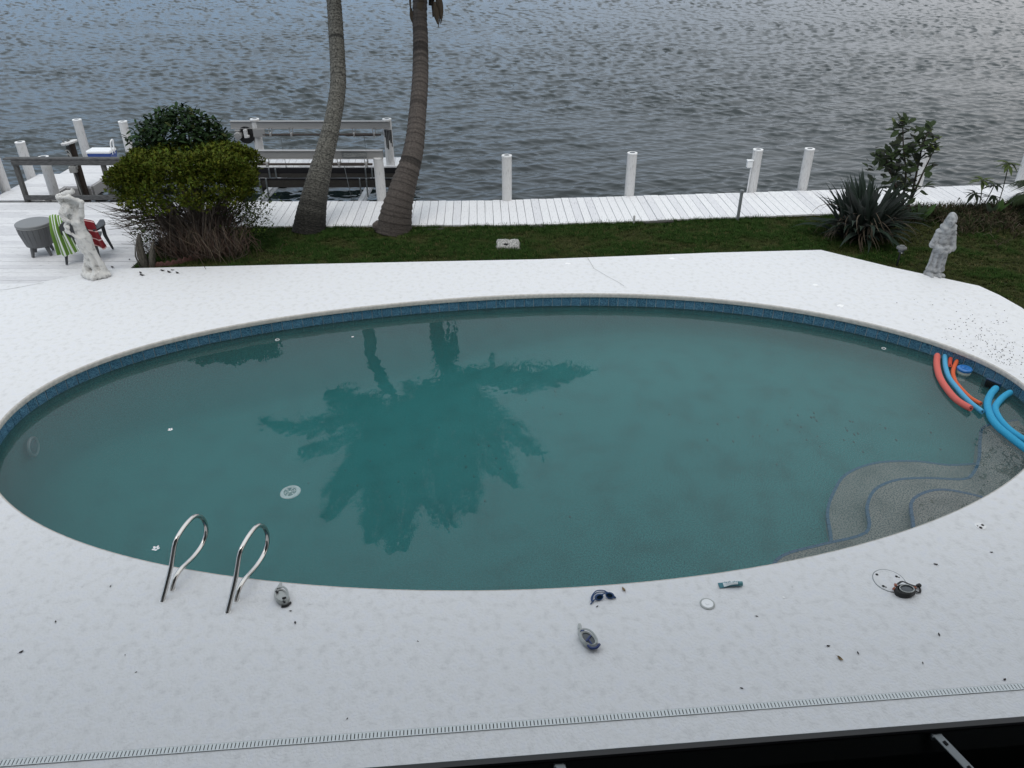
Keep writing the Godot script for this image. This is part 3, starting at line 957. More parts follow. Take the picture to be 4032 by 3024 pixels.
func boat_lift() -> void:
	var bl := thing("boat_lift", "empty aluminium boat lift with two beams, cables and carpeted bunks", "boat lift", Vector3(-4.5, 0, -17.6))
	var o := Vector3(-4.5, 0, -17.6)
	var mb := Mb.new()
	for b in [[-6.72, -2.92, -18.86], [-6.25, -2.70, -16.16]]:
		mb = Mb.new()
		var c := Vector3((b[0] + b[1]) * 0.5, 0.975, b[2] - 0.06) - o
		mb.box(c, Vector3(b[1] - b[0], 0.15, 0.012), Basis.IDENTITY, 0.002)
		mb.box(c + Vector3(0, 0.081, -0.02), Vector3(b[1] - b[0], 0.012, 0.11), Basis.IDENTITY, 0.002)
		mb.box(c + Vector3(0, -0.081, -0.02), Vector3(b[1] - b[0], 0.012, 0.11), Basis.IDENTITY, 0.002)
		mb.box(c + Vector3(0, 0, -0.065), Vector3(b[1] - b[0], 0.15, 0.012), Basis.IDENTITY, 0.002)
		put("beam", mb, M["aluminium"], bl)
		# drive pipe under the beam, hung in brackets
		mb = Mb.new()
		var x0: float = b[0] + (0.75 if b[2] < -18.0 else 0.1)
		var y := 0.79 if b[2] > -18.0 else 0.76
		mb.tube([Vector3(x0, y, b[2]) - o, Vector3(b[1] - 0.22, y, b[2]) - o], [0.026, 0.026], 10)
		mb.tube([Vector3(b[1] - 1.05, y, b[2]) - o, Vector3(b[1] - 0.40, y, b[2]) - o], [0.034, 0.034], 10)
		put("drive_pipe", mb, M["rusty pipe"], bl)
		for bx in ([-5.78, -5.28, -3.78, -3.30] if b[2] < -18.0 else [-5.12, -3.62, -3.05]):
			mb = Mb.new()
			for s in [-1, 1]:
				mb.box(Vector3(bx + 0.035 * s, 0.86, b[2] - 0.02) - o, Vector3(0.012, 0.12, 0.03))
			mb.box(Vector3(bx, y, b[2]) - o, Vector3(0.055, 0.10, 0.07), Basis.IDENTITY, 0.012)
			put("bracket", mb, M["aluminium"], bl)
		for cx in ([-5.55, -3.55] if b[2] < -18.0 else [-5.62, -3.52]):
			mb = Mb.new()
			mb.tube([Vector3(cx, y, b[2]) - o, Vector3(cx + 0.03, -0.25, b[2] - (0.0 if b[2] < -18.0 else 0.35)) - o], [0.007, 0.007], 5)
			put("cable", mb, M["galvanised"], bl)
	# plates on the pilings, motor with its belt wheel
	mb = Mb.new()
	mb.box(Vector3(-6.05, 0.80, -18.85) - o, Vector3(0.28, 0.19, 0.02), Basis.IDENTITY, 0.003)
	mb.box(Vector3(-6.05, 0.93, -16.15) - o, Vector3(0.28, 0.19, 0.02), Basis.IDENTITY, 0.003)
	put("mount_plate", mb, M["aluminium"], bl)
	mb = Mb.new()
	mb.lathe([Vector2(0, -0.03), Vector2(0.20, -0.03), Vector2(0.20, 0.03), Vector2(0.17, 0.03), Vector2(0.0, 0.025)], 28, Vector3(-6.38, 0.74, -18.92) - o, Basis(Vector3.RIGHT, PI / 2))
	put("belt_wheel", mb, M["black plastic"], bl)
	mb = Mb.new()
	mb.lathe([Vector2(0, -0.09), Vector2(0.085, -0.09), Vector2(0.09, 0.06), Vector2(0.075, 0.085), Vector2(0, 0.09)], 18, Vector3(-6.54, 0.75, -18.82) - o, Basis(Vector3.RIGHT, PI / 2))
	mb.box(Vector3(-6.55, 0.86, -18.86) - o, Vector3(0.12, 0.03, 0.1), Basis.IDENTITY, 0.004)
	put("motor", mb, M["aluminium"], bl)
	mb = Mb.new()
	mb.box(Vector3(-6.36, 0.79, -18.83) - o, Vector3(0.09, 0.2, 0.07), Basis.IDENTITY, 0.012)
	mb.box(Vector3(-6.31, 0.73, -18.82) - o, Vector3(0.06, 0.06, 0.07), Basis.IDENTITY, 0.012)
	put("gearbox", mb, M["white piling"], bl)
	mb = Mb.new()
	var cb := smooth([Vector3(-6.6, 0.74, -18.78) - o, Vector3(-6.64, 0.66, -18.76) - o, Vector3(-6.58, 0.55, -18.78) - o, Vector3(-6.4, 0.46, -18.8) - o], 4)
	mb.tube(cb, flat_rads(cb.size(), 0.01), 5)
	put("power_cable", mb, M["black plastic"], bl)
	# cradle beams, guide posts, and the two bunks
	for x in [-5.62, -3.36]:
		mb = Mb.new()
		mb.box(Vector3(x, -0.16, -17.72) - o, Vector3(0.11, 0.012, 2.4))
		mb.box(Vector3(x, -0.225, -17.72) - o, Vector3(0.02, 0.12, 2.4))
		mb.box(Vector3(x, -0.29, -17.72) - o, Vector3(0.11, 0.012, 2.4))
		put("cradle_beam", mb, M["bright aluminium"], bl)
		for s in [-0.075, 0.075]:
			for zz in [-17.22, -18.02]:
				mb = Mb.new()
				mb.box(Vector3(x + s, -0.03, zz) - o, Vector3(0.03, 0.42, 0.035), Basis.IDENTITY, 0.003)
				put("guide_post", mb, M["galvanised"], bl)
	for b in [[-17.30, 0.068, 0.175], [-18.10, 0.02, 0.10]]:
		mb = Mb.new()
		mb.box(Vector3(-4.45, b[1] - 0.02, b[0]) - o, Vector3(3.75, b[2], 0.045), Basis.IDENTITY, 0.004)
		var bk := put("bunk", mb, M["bunk wood"], bl)
		mb = Mb.new()
		if b[0] > -18.0:
			mb.box(Vector3(-4.45, 0.145, b[0] - 0.005) - o, Vector3(3.76, 0.03, 0.07), Basis.IDENTITY, 0.008)
		else:
			mb.box(Vector3(-4.45, 0.105, b[0] - 0.03) - o, Vector3(3.76, 0.13, 0.09), Basis(Vector3.RIGHT, -0.25), 0.012)
		put("carpet", mb, M["black carpet"], bk)
	# the faded maker's plate on the near beam
	mb = Mb.new()
	mb.box(Vector3(-3.28, 0.97, -16.208) - o, Vector3(0.50, 0.106, 0.006), Basis.IDENTITY, 0.001)
	var pl := put("sign_plate", mb, M["cable grey"], bl)
	mb = Mb.new()
	for s in [-1.0, 1.0]:
		mb.box(Vector3(-3.28, 0.97 + 0.051 * s, -16.204) - o, Vector3(0.50, 0.006, 0.006))
		mb.box(Vector3(-3.28 + 0.249 * s, 0.97, -16.204) - o, Vector3(0.006, 0.106, 0.006))
	put("frame", mb, M["galvanised"], pl)
	for t in [["D -CO \"", -0.14, 0.062], ["7783-5.29", 0.115, 0.045], ["347 80-5400", 0.115, 0.03]]:
		var tm := TextMesh.new()
		var f := SystemFont.new()
		f.font_names = PackedStringArray(["Droid Serif" if t[1] < 0 else "Droid Sans"])
		tm.font = f
		tm.text = t[0]
		tm.font_size = 32
		tm.pixel_size = t[2] / 24.0
		tm.depth = 0.003
		var o2 := put("lettering", tm, M["galvanised"], pl)
		o2.position = Vector3(-3.28 + t[1], 0.985 if t[2] > 0.04 else 0.938, -16.2035) - o

# ---------------------------------------------------------------- things by and in the pool
func v3(a: Array, y: float) -> Array:
	var out := []
	for p in a:
		out.append(Vector3(p[0], y, p[1]))
	return out

func poolside() -> void:
	rng.seed = 33
	# two bent steel grab rails
	var prof := [[-0.03, -0.08], [0, 0], [0.10, 0.115], [0.205, 0.235], [0.26, 0.315], [0.33, 0.41], [0.43, 0.452], [0.54, 0.468], [0.63, 0.455], [0.70, 0.39], [0.728, 0.31], [0.728, 0.23], [0.69, 0.155], [0.61, 0.105], [0.50, 0.088], [0.40, 0.093], [0.31, 0.103], [0.24, 0.092], [0.18, 0.06], [0.135, 0.0], [0.12, -0.08]]
	for r in [[Vector3(-3.11, 0, -4.86), "left bent steel grab rail at the pool's near edge"], [Vector3(-2.49, 0, -4.73), "right bent steel grab rail at the pool's near edge, beside the clear mask"]]:
		var o := thing("grab_rail", r[1], "grab rail", r[0], 0.0, "pair of pool grab rails")
		var u := Vector3(0.27, 0, -0.963)
		var pts := []
		for p in prof:
			pts.append(u * p[0] + Vector3(0, p[1], 0))
		pts = smooth(pts, 5)
		var mb := Mb.new()
		mb.tube(pts, flat_rads(pts.size(), 0.0215), 14, true, 1.0, Vector3(0.963, 0, 0.27))
		put("bent_tube", mb, M["steel"], o)
		for d in [0.0, 0.135]:
			mb = Mb.new()
			mb.lathe([Vector2(0.030, 0), Vector2(0.028, 0.004), Vector2(0.022, 0.006)], 16, u * d)
			put("floor_flange", mb, M["white paint"], o)
	# foam noodles, float and skimmer
	var noodles := [
		["coral", 0.043, "noodle coral", "thick coral foam noodle, leftmost of the floating bunch", [[6.09, -9.64], [5.96, -9.37], [5.85, -9.05], [5.80, -8.75], [5.79, -8.46], [5.85, -8.23]]],
		["sky", 0.034, "noodle sky", "light blue foam noodle between the coral and the orange noodles", [[6.20, -9.64], [6.08, -9.37], [5.98, -9.05], [5.95, -8.75], [5.94, -8.44], [5.97, -8.17]]],
		["red", 0.028, "noodle red", "short red foam noodle stub against the tiles", [[6.25, -9.57], [6.19, -9.46], [6.14, -9.36]]],
		["orange", 0.028, "noodle orange", "thin orange foam noodle left of the round blue float", [[6.30, -9.49], [6.11, -9.21], [6.02, -8.96], [6.00, -8.75], [6.005, -8.52], [6.05, -8.36]]],
		["b1", 0.045, "noodle blue", "thick bright blue foam noodle starting at the skimmer mouth", [[6.45, -8.74], [6.29, -8.58], [6.13, -8.35], [6.03, -8.08], [6.00, -7.85], [6.03, -7.61], [6.07, -7.37], [6.13, -7.07]]],
		["b2", 0.041, "noodle blue", "bent bright blue foam noodle nearest the right pool wall", [[6.58, -8.63], [6.41, -8.51], [6.20, -8.29], [6.12, -8.07], [6.10, -7.85], [6.13, -7.66], [6.19, -7.49], [6.27, -7.27]]]]
	for q in noodles:
		var pts := smooth(v3(q[4], -0.182), 5)
		for k in pts.size():   # ends ride a little higher than the middle
			var e: float = absf(float(k) / (pts.size() - 1) - 0.5) * 2.0
			pts[k].y += 0.022 * pow(e, 3) + (0.01 if q[1] > 0.04 else 0.0)
		var mid: Vector3 = pts[pts.size() / 2]
		var o := thing("foam_noodle", q[3], "pool noodle", mid, 0.0, "foam pool noodles")
		for k in pts.size():
			pts[k] -= mid
		var mb := Mb.new()
		var rr := flat_rads(pts.size(), q[1])
		rr[0] = q[1] * 0.8; rr[-1] = q[1] * 0.93
		mb.tube(pts, rr, 16)
		put("foam", mb, M[q[2]], o)
		mb = Mb.new()
		for e in [[0, 1], [pts.size() - 1, pts.size() - 2]]:
			var d: Vector3 = (pts[e[0]] - pts[e[1]]).normalized()
			mb.tube([pts[e[0]] - d * 0.01, pts[e[0]] + d * 0.0015], [q[1] * 0.3, q[1] * 0.3], 10)
		put("core_hole", mb, M["slot dark"], o)
	var fl := thing("chlorine_float", "round floating dispenser with a blue lid and white underside", "pool float", Vector3(6.28, -0.2, -9.24), 0.4)
	var mb := Mb.new()
	mb.lathe([Vector2(0.0, -0.12), Vector2(0.05, -0.12), Vector2(0.055, -0.03), Vector2(0.088, -0.02), Vector2(0.093, 0.0), Vector2(0.093, 0.03), Vector2(0.0, 0.03)], 28)
	put("body", mb, M["float white"], fl)
	mb = Mb.new()
	mb.lathe([Vector2(0.094, 0.03), Vector2(0.098, 0.034), Vector2(0.098, 0.058), Vector2(0.09, 0.066), Vector2(0.06, 0.070), Vector2(0.057, 0.064), Vector2(0.045, 0.064), Vector2(0.043, 0.071), Vector2(0, 0.073)], 28)
	put("lid", mb, M["float blue"], fl)
	mb = Mb.new()
	mb.box(Vector3(0, 0.08, 0), Vector3(0.055, 0.016, 0.012), Basis(Vector3.UP, 0.5), 0.004)
	put("knob", mb, M["float blue"], fl)
	var sk := thing("pool_skimmer", "dark skimmer mouth with a black mesh in the tile band", "pool skimmer", Vector3(6.43, -0.14, -8.80), -0.95)
	mb = Mb.new()
	mb.box(Vector3(0, 0, 0.0), Vector3(0.20, 0.13, 0.03), Basis.IDENTITY, 0.01)
	put("frame", mb, M["trim tile"], sk)
	mb = Mb.new()
	mb.box(Vector3(0, -0.005, 0.008), Vector3(0.17, 0.10, 0.02))
	put("opening", mb, M["slot dark"], sk)
	mb = Mb.new()
	for i in 7:
		mb.box(Vector3(-0.12 + i * 0.02, -0.02, 0.04), Vector3(0.004, 0.11, 0.004))
		mb.box(Vector3(-0.06, -0.07 + i * 0.018, 0.04), Vector3(0.13, 0.004, 0.004))
	put("mesh", mb, M["black plastic"], sk)

	# fittings under water
	var md := thing("main_drain", "round white slotted drain cover on the pool floor", "pool drain", Vector3(-3.05, floor_y(Vector2(-3.05, -8.3)), -8.28))
	mb = Mb.new()
	mb.lathe([Vector2(0.145, 0), Vector2(0.14, 0.012), Vector2(0.105, 0.022), Vector2(0.103, 0.012), Vector2(0.0, 0.012)], 28)
	put("rim", mb, M["white plastic"], md)
	mb = Mb.new()
	for rr in [0.03, 0.055, 0.08]:
		for k in 6:
			var arc := []
			for j in 6:
				var a: float = TAU * (k + 0.12 + 0.76 * j / 5.0) / 6
				arc.append(Vector3(cos(a) * rr, 0.014, sin(a) * rr))
			mb.tube(arc, flat_rads(6, 0.006), 5)
	put("slots", mb, M["slot dark"], md)
	md.rotation = Vector3(-0.02, 0.3, 0.08)
	var pl := thing("pool_light", "round underwater lamp ring on the left pool wall", "pool light", Vector3(-6.17, -0.62, -8.05), 0.0)
	var toward := Basis.looking_at(Vector3(-0.97, 0.0, 0.1))
	mb = Mb.new()
	mb.lathe([Vector2(0.095, 0.02), Vector2(0.12, 0.03), Vector2(0.135, 0.02), Vector2(0.135, 0.0)], 28, Vector3.ZERO, toward * Basis(Vector3.RIGHT, PI / 2))
	put("ring", mb, M["galvanised"], pl)
	mb = Mb.new()
	mb.lathe([Vector2(0.10, 0.015), Vector2(0.06, 0.03), Vector2(0, 0.034)], 24, Vector3.ZERO, toward * Basis(Vector3.RIGHT, PI / 2))
	put("lens", mb, M["mask glass"], pl)

	# skimmer lid set in the deck, with three finger holes
	var sl := thing("skimmer_lid", "round deck lid with a thin seam and three finger holes, by the black mask", "lid", Vector3(3.46, 0, -5.10), 0.0)
	mb = Mb.new()
	mb.lathe([Vector2(0.146, 0.0), Vector2(0.146, 0.003), Vector2(0.141, 0.003), Vector2(0.141, 0.0005)], 40)
	put("seam", mb, M["galvanised"], sl)
	mb = Mb.new()
	mb.lathe([Vector2(0.140, 0.0), Vector2(0.138, 0.005), Vector2(0.118, 0.0055), Vector2(0.116, 0.004), Vector2(0.112, 0.0055), Vector2(0, 0.006)], 40)
	put("plate", mb, M["white concrete"], sl)
	for h in [[-0.085, -0.075, 0.4], [0.085, -0.05, -0.6], [-0.085, 0.07, -0.7]]:
		mb = Mb.new()
		mb.tube([Vector3(h[0], 0.0, h[1]), Vector3(h[0], 0.0072, h[1])], [0.013, 0.013], 12)
		put("finger_hole", mb, M["slot dark"], sl)
		if h[2] < 0.0:
			mb = Mb.new()
			mb.tube([Vector3(h[0] + 0.018, 0.0, h[1] + 0.012), Vector3(h[0] + 0.018, 0.0072, h[1] + 0.012)], [0.007, 0.007], 10)
			put("finger_hole", mb, M["slot dark"], sl)
	var cover2 := thing("deck_plug", "rusty little deck cap with flaking paint and two dark holes", "deck cap", Vector3(4.68, 0, -5.84))
	mb = Mb.new()
	mb.lathe([Vector2(0.055, 0.0), Vector2(0.05, 0.006), Vector2(0.0, 0.007)], 18)
	put("cap", mb, M["cap white"], cover2)
	for h in [[0.026, -0.012, 0.016], [-0.012, 0.026, 0.018], [-0.03, 0.0, 0.008]]:
		mb = Mb.new()
		mb.tube([Vector3(h[0], 0, h[1]), Vector3(h[0], 0.0085, h[1])], [h[2], h[2] * 0.9], 9)
		put("hole", mb, M["dead leaf"], cover2)
	var wl := thing("white_lid", "small round white plastic lid with a clear rim on the deck", "lid", Vector3(1.73, 0, -4.82))
	mb = Mb.new()
	mb.lathe([Vector2(0.066, 0.001), Vector2(0.067, 0.006), Vector2(0.060, 0.009), Vector2(0.053, 0.005)], 32)
	put("rim", mb, M["mask clear"], wl)
	mb = Mb.new()
	mb.lathe([Vector2(0.053, 0.004), Vector2(0.051, 0.012), Vector2(0.02, 0.010), Vector2(0.016, 0.013), Vector2(0, 0.013)], 32)
	put("disc", mb, M["white plastic"], wl)

	# sunscreen tube
	var tb := thing("sunscreen_tube", "teal squeeze tube with a white printed label on the deck", "tube", Vector3(1.985, 0.0, -5.04), 0.02)
	mb = Mb.new()
	mb.sheet(func(u, v):
		var x := lerpf(-0.105, 0.07, u)
		var flat := smoothstep(0.0, 0.8, u)
		var a: float = TAU * v
		return Vector3(x, 0.024 + sin(a) * lerpf(0.004, 0.021, flat) - 0.022 * (1.0 - flat) + 0.004, cos(a) * lerpf(0.033, 0.024, flat)), 14, 18)
	put("body", mb, M["tube teal"], tb)
	mb = Mb.new()
	mb.tube([Vector3(0.068, 0.026, 0), Vector3(0.078, 0.026, 0), Vector3(0.108, 0.026, 0)], [0.0215, 0.022, 0.021], 16)
	put("cap", mb, M["tube light"], tb)
	mb = Mb.new()
	mb.sheet(func(u, v):
		var x := lerpf(-0.065, 0.062, u)
		var flat := smoothstep(0.0, 0.8, (x + 0.105) / 0.175)
		var a: float = lerpf(0.5, 2.2, v)
		return Vector3(x, 0.0252 + sin(a) * lerpf(0.004, 0.021, flat) - 0.022 * (1.0 - flat) + 0.004, cos(a) * (lerpf(0.033, 0.024, flat) + 0.001)), 10, 8)
	put("label_panel", mb, M["print white"], tb)
	mb = Mb.new()
	for k in 8:
		if k == 4: continue
		mb.box(Vector3(-0.052 + k * 0.0145, 0.050 if k > 1 else 0.043, -0.004 + 0.003 * (k % 3)), Vector3(0.0075, 0.0015, 0.012))
	put("print", mb, M["tube teal"], tb)

	# swimming goggles and masks
	var gg := thing("swim_goggles", "blue swimming goggles with a looped blue strap near the pool edge", "goggles", Vector3(0.83, 0, -4.90), 0.0)
	for s in [[-0.055, 0.02, 0.30], [0.045, 0.0, -0.35]]:
		var b := Basis(Vector3.UP, s[2]) * Basis(Vector3.RIGHT, 0.9)
		mb = Mb.new()
		mb.lathe([Vector2(0.034, -0.008), Vector2(0.036, 0.004), Vector2(0.028, 0.014), Vector2(0.022, 0.012)], 22, Vector3(s[0], 0.026, s[1]), b * Basis.from_scale(Vector3(1.15, 1, 0.8)))
		put("eyecup", mb, M["goggle blue"], gg)
		mb = Mb.new()
		mb.lathe([Vector2(0.024, 0.010), Vector2(0.0, 0.013)], 20, Vector3(s[0], 0.026, s[1]), b * Basis.from_scale(Vector3(1.15, 1, 0.8)))
		put("lens", mb, M["goggle lens"], gg)
	for st in [[Vector3(-0.025, 0.035, 0.0), Vector3(-0.005, 0.045, -0.004), Vector3(0.012, 0.038, -0.004)], [Vector3(-0.085, 0.02, 0.035), Vector3(-0.115, 0.015, 0.055), Vector3(-0.125, 0.015, 0.035), Vector3(-0.11, 0.02, -0.01), Vector3(-0.07, 0.03, -0.05), Vector3(-0.01, 0.03, -0.055), Vector3(0.02, 0.03, -0.035), Vector3(0.07, 0.02, -0.01), Vector3(0.095, 0.012, 0.015), Vector3(0.08, 0.012, 0.012)], [Vector3(-0.12, 0.012, 0.06), Vector3(-0.105, 0.02, 0.0), Vector3(-0.065, 0.02, -0.04), Vector3(-0.005, 0.02, -0.045), Vector3(0.03, 0.028, -0.025)], [Vector3(-0.105, 0.012, 0.05), Vector3(-0.135, 0.008, 0.085)]]:
		var pts := smooth(st, 5)
		mb = Mb.new()
		mb.tube(pts, flat_rads(pts.size(), 0.0052), 7)
		put("strap", mb, M["goggle blue"], gg)
	swim_mask("clear grey snorkel mask with black buckles beside the right grab rail", Vector3(-2.05, 0, -4.88), -0.95, M["mask clear"], M["black plastic"], false)
	swim_mask("clear snorkel mask with a navy frame lying alone on the near deck", Vector3(0.64, 0, -4.40), -0.95, M["mask clear"], M["mask navy"], true)
	var mk := thing("swim_mask", "black and orange snorkel mask lying over the edge of the deck lid", "swim mask", Vector3(3.53, 0, -4.95), 0.15, "snorkel masks on the deck")
	mb = Mb.new()
	mb.lathe([Vector2(0.078, 0.0), Vector2(0.086, 0.02), Vector2(0.08, 0.05), Vector2(0.066, 0.06), Vector2(0.060, 0.052)], 28, Vector3.ZERO, Basis.from_scale(Vector3(1.15, 1, 0.75)))
	put("skirt", mb, M["black rubber"], mk)
	mb = Mb.new()
	mb.lathe([Vector2(0.062, 0.048), Vector2(0.0, 0.050)], 28, Vector3(0.012, 0, 0), Basis.from_scale(Vector3(1.0, 1, 0.72)))
	put("lens", mb, M["mask glass"], mk)
	mb = Mb.new()
	var rim := []
	for k in 25:
		rim.append(Vector3(0.012 + cos(TAU * k / 24) * 0.064, 0.056, sin(TAU * k / 24) * 0.046))
	mb.tube(rim, flat_rads(25, 0.005), 7, false)
	put("lens_rim", mb, M["mask clear"], mk)
	for p in [[Vector3(-0.085, 0.035, -0.035), 0.5], [Vector3(-0.06, 0.05, -0.06), 1.1], [Vector3(0.115, 0.02, -0.03), -0.3]]:
		mb = Mb.new()
		mb.box(p[0], Vector3(0.034, 0.018, 0.022), Basis(Vector3.UP, p[1]), 0.004)
		put("buckle", mb, M["mask orange"], mk)
	for st in [[Vector3(-0.03, 0.04, -0.075), Vector3(0.03, 0.045, -0.095), Vector3(0.09, 0.03, -0.065), Vector3(0.13, 0.02, -0.05), Vector3(0.165, 0.02, -0.045)], [Vector3(0.10, 0.015, 0.0), Vector3(0.13, 0.012, 0.02), Vector3(0.155, 0.012, 0.0), Vector3(0.165, 0.02, -0.04)]]:
		var pts := smooth(st, 5)
		mb = Mb.new()
		mb.tube(pts, flat_rads(pts.size(), 0.009), 8, true, 0.45)
		put("strap", mb, M["black rubber"], mk)
	mb = Mb.new()
	mb.box(Vector3(0.165, 0.025, -0.045), Vector3(0.05, 0.03, 0.035), Basis(Vector3.UP, 0.3), 0.01)
	put("strap_pad", mb, M["black rubber"], mk)

	# slotted channel drain along the house side
	var td := thing("channel_drain", "long white slotted drain grille crossing the near deck", "drain", Vector3(0, 0, -3.626))
	var dirx := Vector3(1, 0, -0.0838).normalized()
	var bas := Basis(dirx, Vector3.UP, dirx.cross(Vector3.UP))
	mb = Mb.new()
	mb.box(Vector3(0, 0.0012, 0), Vector3(12.0, 0.003, 0.056), bas)
	put("channel", mb, M["slot dark"], td)
	mb = Mb.new()
	mb.box(bas * Vector3(0, 0.003, -0.0285), Vector3(12.0, 0.005, 0.004), bas)
	put("edge_gap", mb, M["slot dark"], td)
	for k in 10:
		mb = Mb.new()
		var x0 := -6.0 + k * 1.2
		for s in [-1.0, 1.0]:
			mb.box(bas * Vector3(x0 + 0.6, 0.0045, 0.0245 * s), Vector3(1.197, 0.008, 0.006), bas)
		for j in 43:
			mb.box(bas * Vector3(x0 + 0.014 + j * 0.0279, 0.0044, 0), Vector3(0.0205, 0.008, 0.043), bas)
		put("grille_segment", mb, M["grille white"], td)

	# fallen leaves, blossoms and specks
	var leaf := Mb.new()
	leaf.sheet(func(u, v): return Vector3((u - 0.5) * 0.05, 0.006 + 0.016 * absf(u - 0.45) + 0.01 * sin(v * 7.0) * u, (v - 0.5) * 0.026 * sin(PI * clampf(u, 0.06, 0.97))), 6, 4, 0.0015)
	leaf.tube([Vector3(0.02, 0.01, 0), Vector3(0.045, 0.006, 0.008)], [0.0016, 0.001], 5)
	var lm := leaf.done()
	for p in [[-1.87, -4.61], [-0.79, -4.41], [-1.94, -4.74], [0.75, -4.79], [2.13, -4.68], [3.98, -5.31], [2.64, -4.36], [3.62, -4.48], [2.86, -4.29], [3.35, -4.19], [4.59, -5.47], [-3.94, -4.62], [-3.65, -5.03], [-3.19, -4.27], [-4.06, -4.30], [-3.03, -4.10], [-1.25, -3.68], [1.81, -3.95], [3.93, -4.03]]:
		var o := one("dead_leaf", lm, M["dead leaf"], "tiny dark dry leaf or bit on the near white deck", "leaf", "tiny dry leaves scattered on the near deck", Vector3(p[0], 0.0, p[1]))
		o.rotation.y = rng.randf() * TAU
		o.scale = Vector3.ONE * rng.randf_range(0.3, 0.75)
	for p in [[-6.35, -12.24], [-6.28, -12.14], [-6.01, -12.34], [-5.87, -12.27], [-5.85, -12.37], [-5.72, -12.24], [-6.80, -12.85], [-6.94, -12.49]]:
		var o := one("dead_leaf", lm, M["dead leaf"], "curled black dead leaf on the white deck in front of the hedge", "leaf", "black dead leaves in front of the hedge", Vector3(p[0], 0.0, p[1]))
		o.rotation.y = rng.randf() * TAU
		o.scale = Vector3.ONE * rng.randf_range(1.0, 1.6)
	for p in [[1.01, -4.99, "pale tan crumpled leaf between the blue goggles and the pool edge"], [2.69, -4.23, "thin tan leaf lying on the near deck right of the middle"]]:
		var o := one("tan_leaf", lm, M["tan leaf"], p[2], "leaf", "", Vector3(p[0], 0.0, p[1]))
		o.rotation.y = rng.randf() * TAU
	var fm := Mb.new()
	for k in 5:
		var a := TAU * k / 5
		var b := Basis(Vector3.UP, a)
		fm.sheet(func(u, v): return b * Vector3(0.008 + u * 0.032, 0.004 + 0.008 * u * u, (v - 0.5) * 0.028 * sin(PI * clampf(u, 0.1, 0.92))), 4, 3, 0.001)
	var fmm := fm.done()
	for p in [[-4.21, -7.82, 0.8, "small white blossom floating near the left of the pool"], [-3.56, -5.73, 1.0, "white blossom floating left of the grab rails"], [-2.40, -10.28, 0.5, "tiny white petal floating by the left palm's reflection"]]:
		var o := one("blossom", fmm, M["petal"], p[3], "flower", "white blossoms floating in the pool", Vector3(p[0], WATER + 0.001, p[1]))
		o.scale = Vector3.ONE * p[2]
	for p in [[-3.51, -10.19, "thin white plastic ring floating near the far left tiles"], [5.45, -9.92, "thin white plastic ring floating near the far right tiles"]]:
		mb = Mb.new()
		var pts := []
		for k in 19:
			pts.append(Vector3(cos(TAU * k / 18) * 0.028, 0.003, sin(TAU * k / 18) * 0.028))
		mb.tube(pts, flat_rads(19, 0.004), 6, false)
		one("floating_ring", mb, M["petal"], p[2], "ring", "", Vector3(p[0], WATER, p[1]))
	var sm := Mb.new()
	sm.lathe([Vector2(0.0075, 0), Vector2(0.006, 0.004), Vector2(0, 0.006)], 7)
	var places := []
	for k in 330:
		var p := Vector2(rng.randfn(6.95, 0.36), rng.randfn(-9.65, 0.62))
		if k % 4 == 0: p = Vector2(rng.randfn(6.72, 0.16), rng.randfn(-9.25, 0.25))
		if k % 9 == 0: p = Vector2(rng.randf_range(6.0, 7.7), rng.randf_range(-11.2, -8.8))
		var t := atan2((p - PC).dot(PW) / 3.19, (p - PC).dot(PV) / 6.45)
		if p.distance_to(PC) < pool_at(t).distance_to(PC) + 0.1:
			continue
		places.append(Transform3D(Basis(Vector3.UP, rng.randf() * TAU).scaled(Vector3.ONE * rng.randf_range(0.5, 1.25)), Vector3(p.x, 0.0, p.y)))
	var sp := swarm("seed_specks", sm.done(), M["speck"], places, [])
	tag(sp, "dark seed specks strewn over the deck right of the pool", "seeds")
	places = []
	for k in 110:   # grit sunk on the pool floor
		var p := Vector2(rng.randf_range(-5.0, 5.4), rng.randf_range(-10.3, -6.2))
		if k < 45: p = Vector2(rng.randfn(4.2, 0.7), rng.randfn(-8.75, 0.3))
		elif k < 80: p = Vector2(rng.randfn(-0.7, 0.8), rng.randfn(-8.9, 0.5))
		places.append(Transform3D(Basis(Vector3.UP, rng.randf() * TAU).scaled(Vector3(1.0, 1, 2.2) * rng.randf_range(0.5, 1.9)), Vector3(p.x, floor_y(p) + 0.004, p.y)))
	tag(swarm("sunken_grit", sm.done(), M["dead leaf"], places, []), "dark bits of leaf lying on the pool floor", "debris")

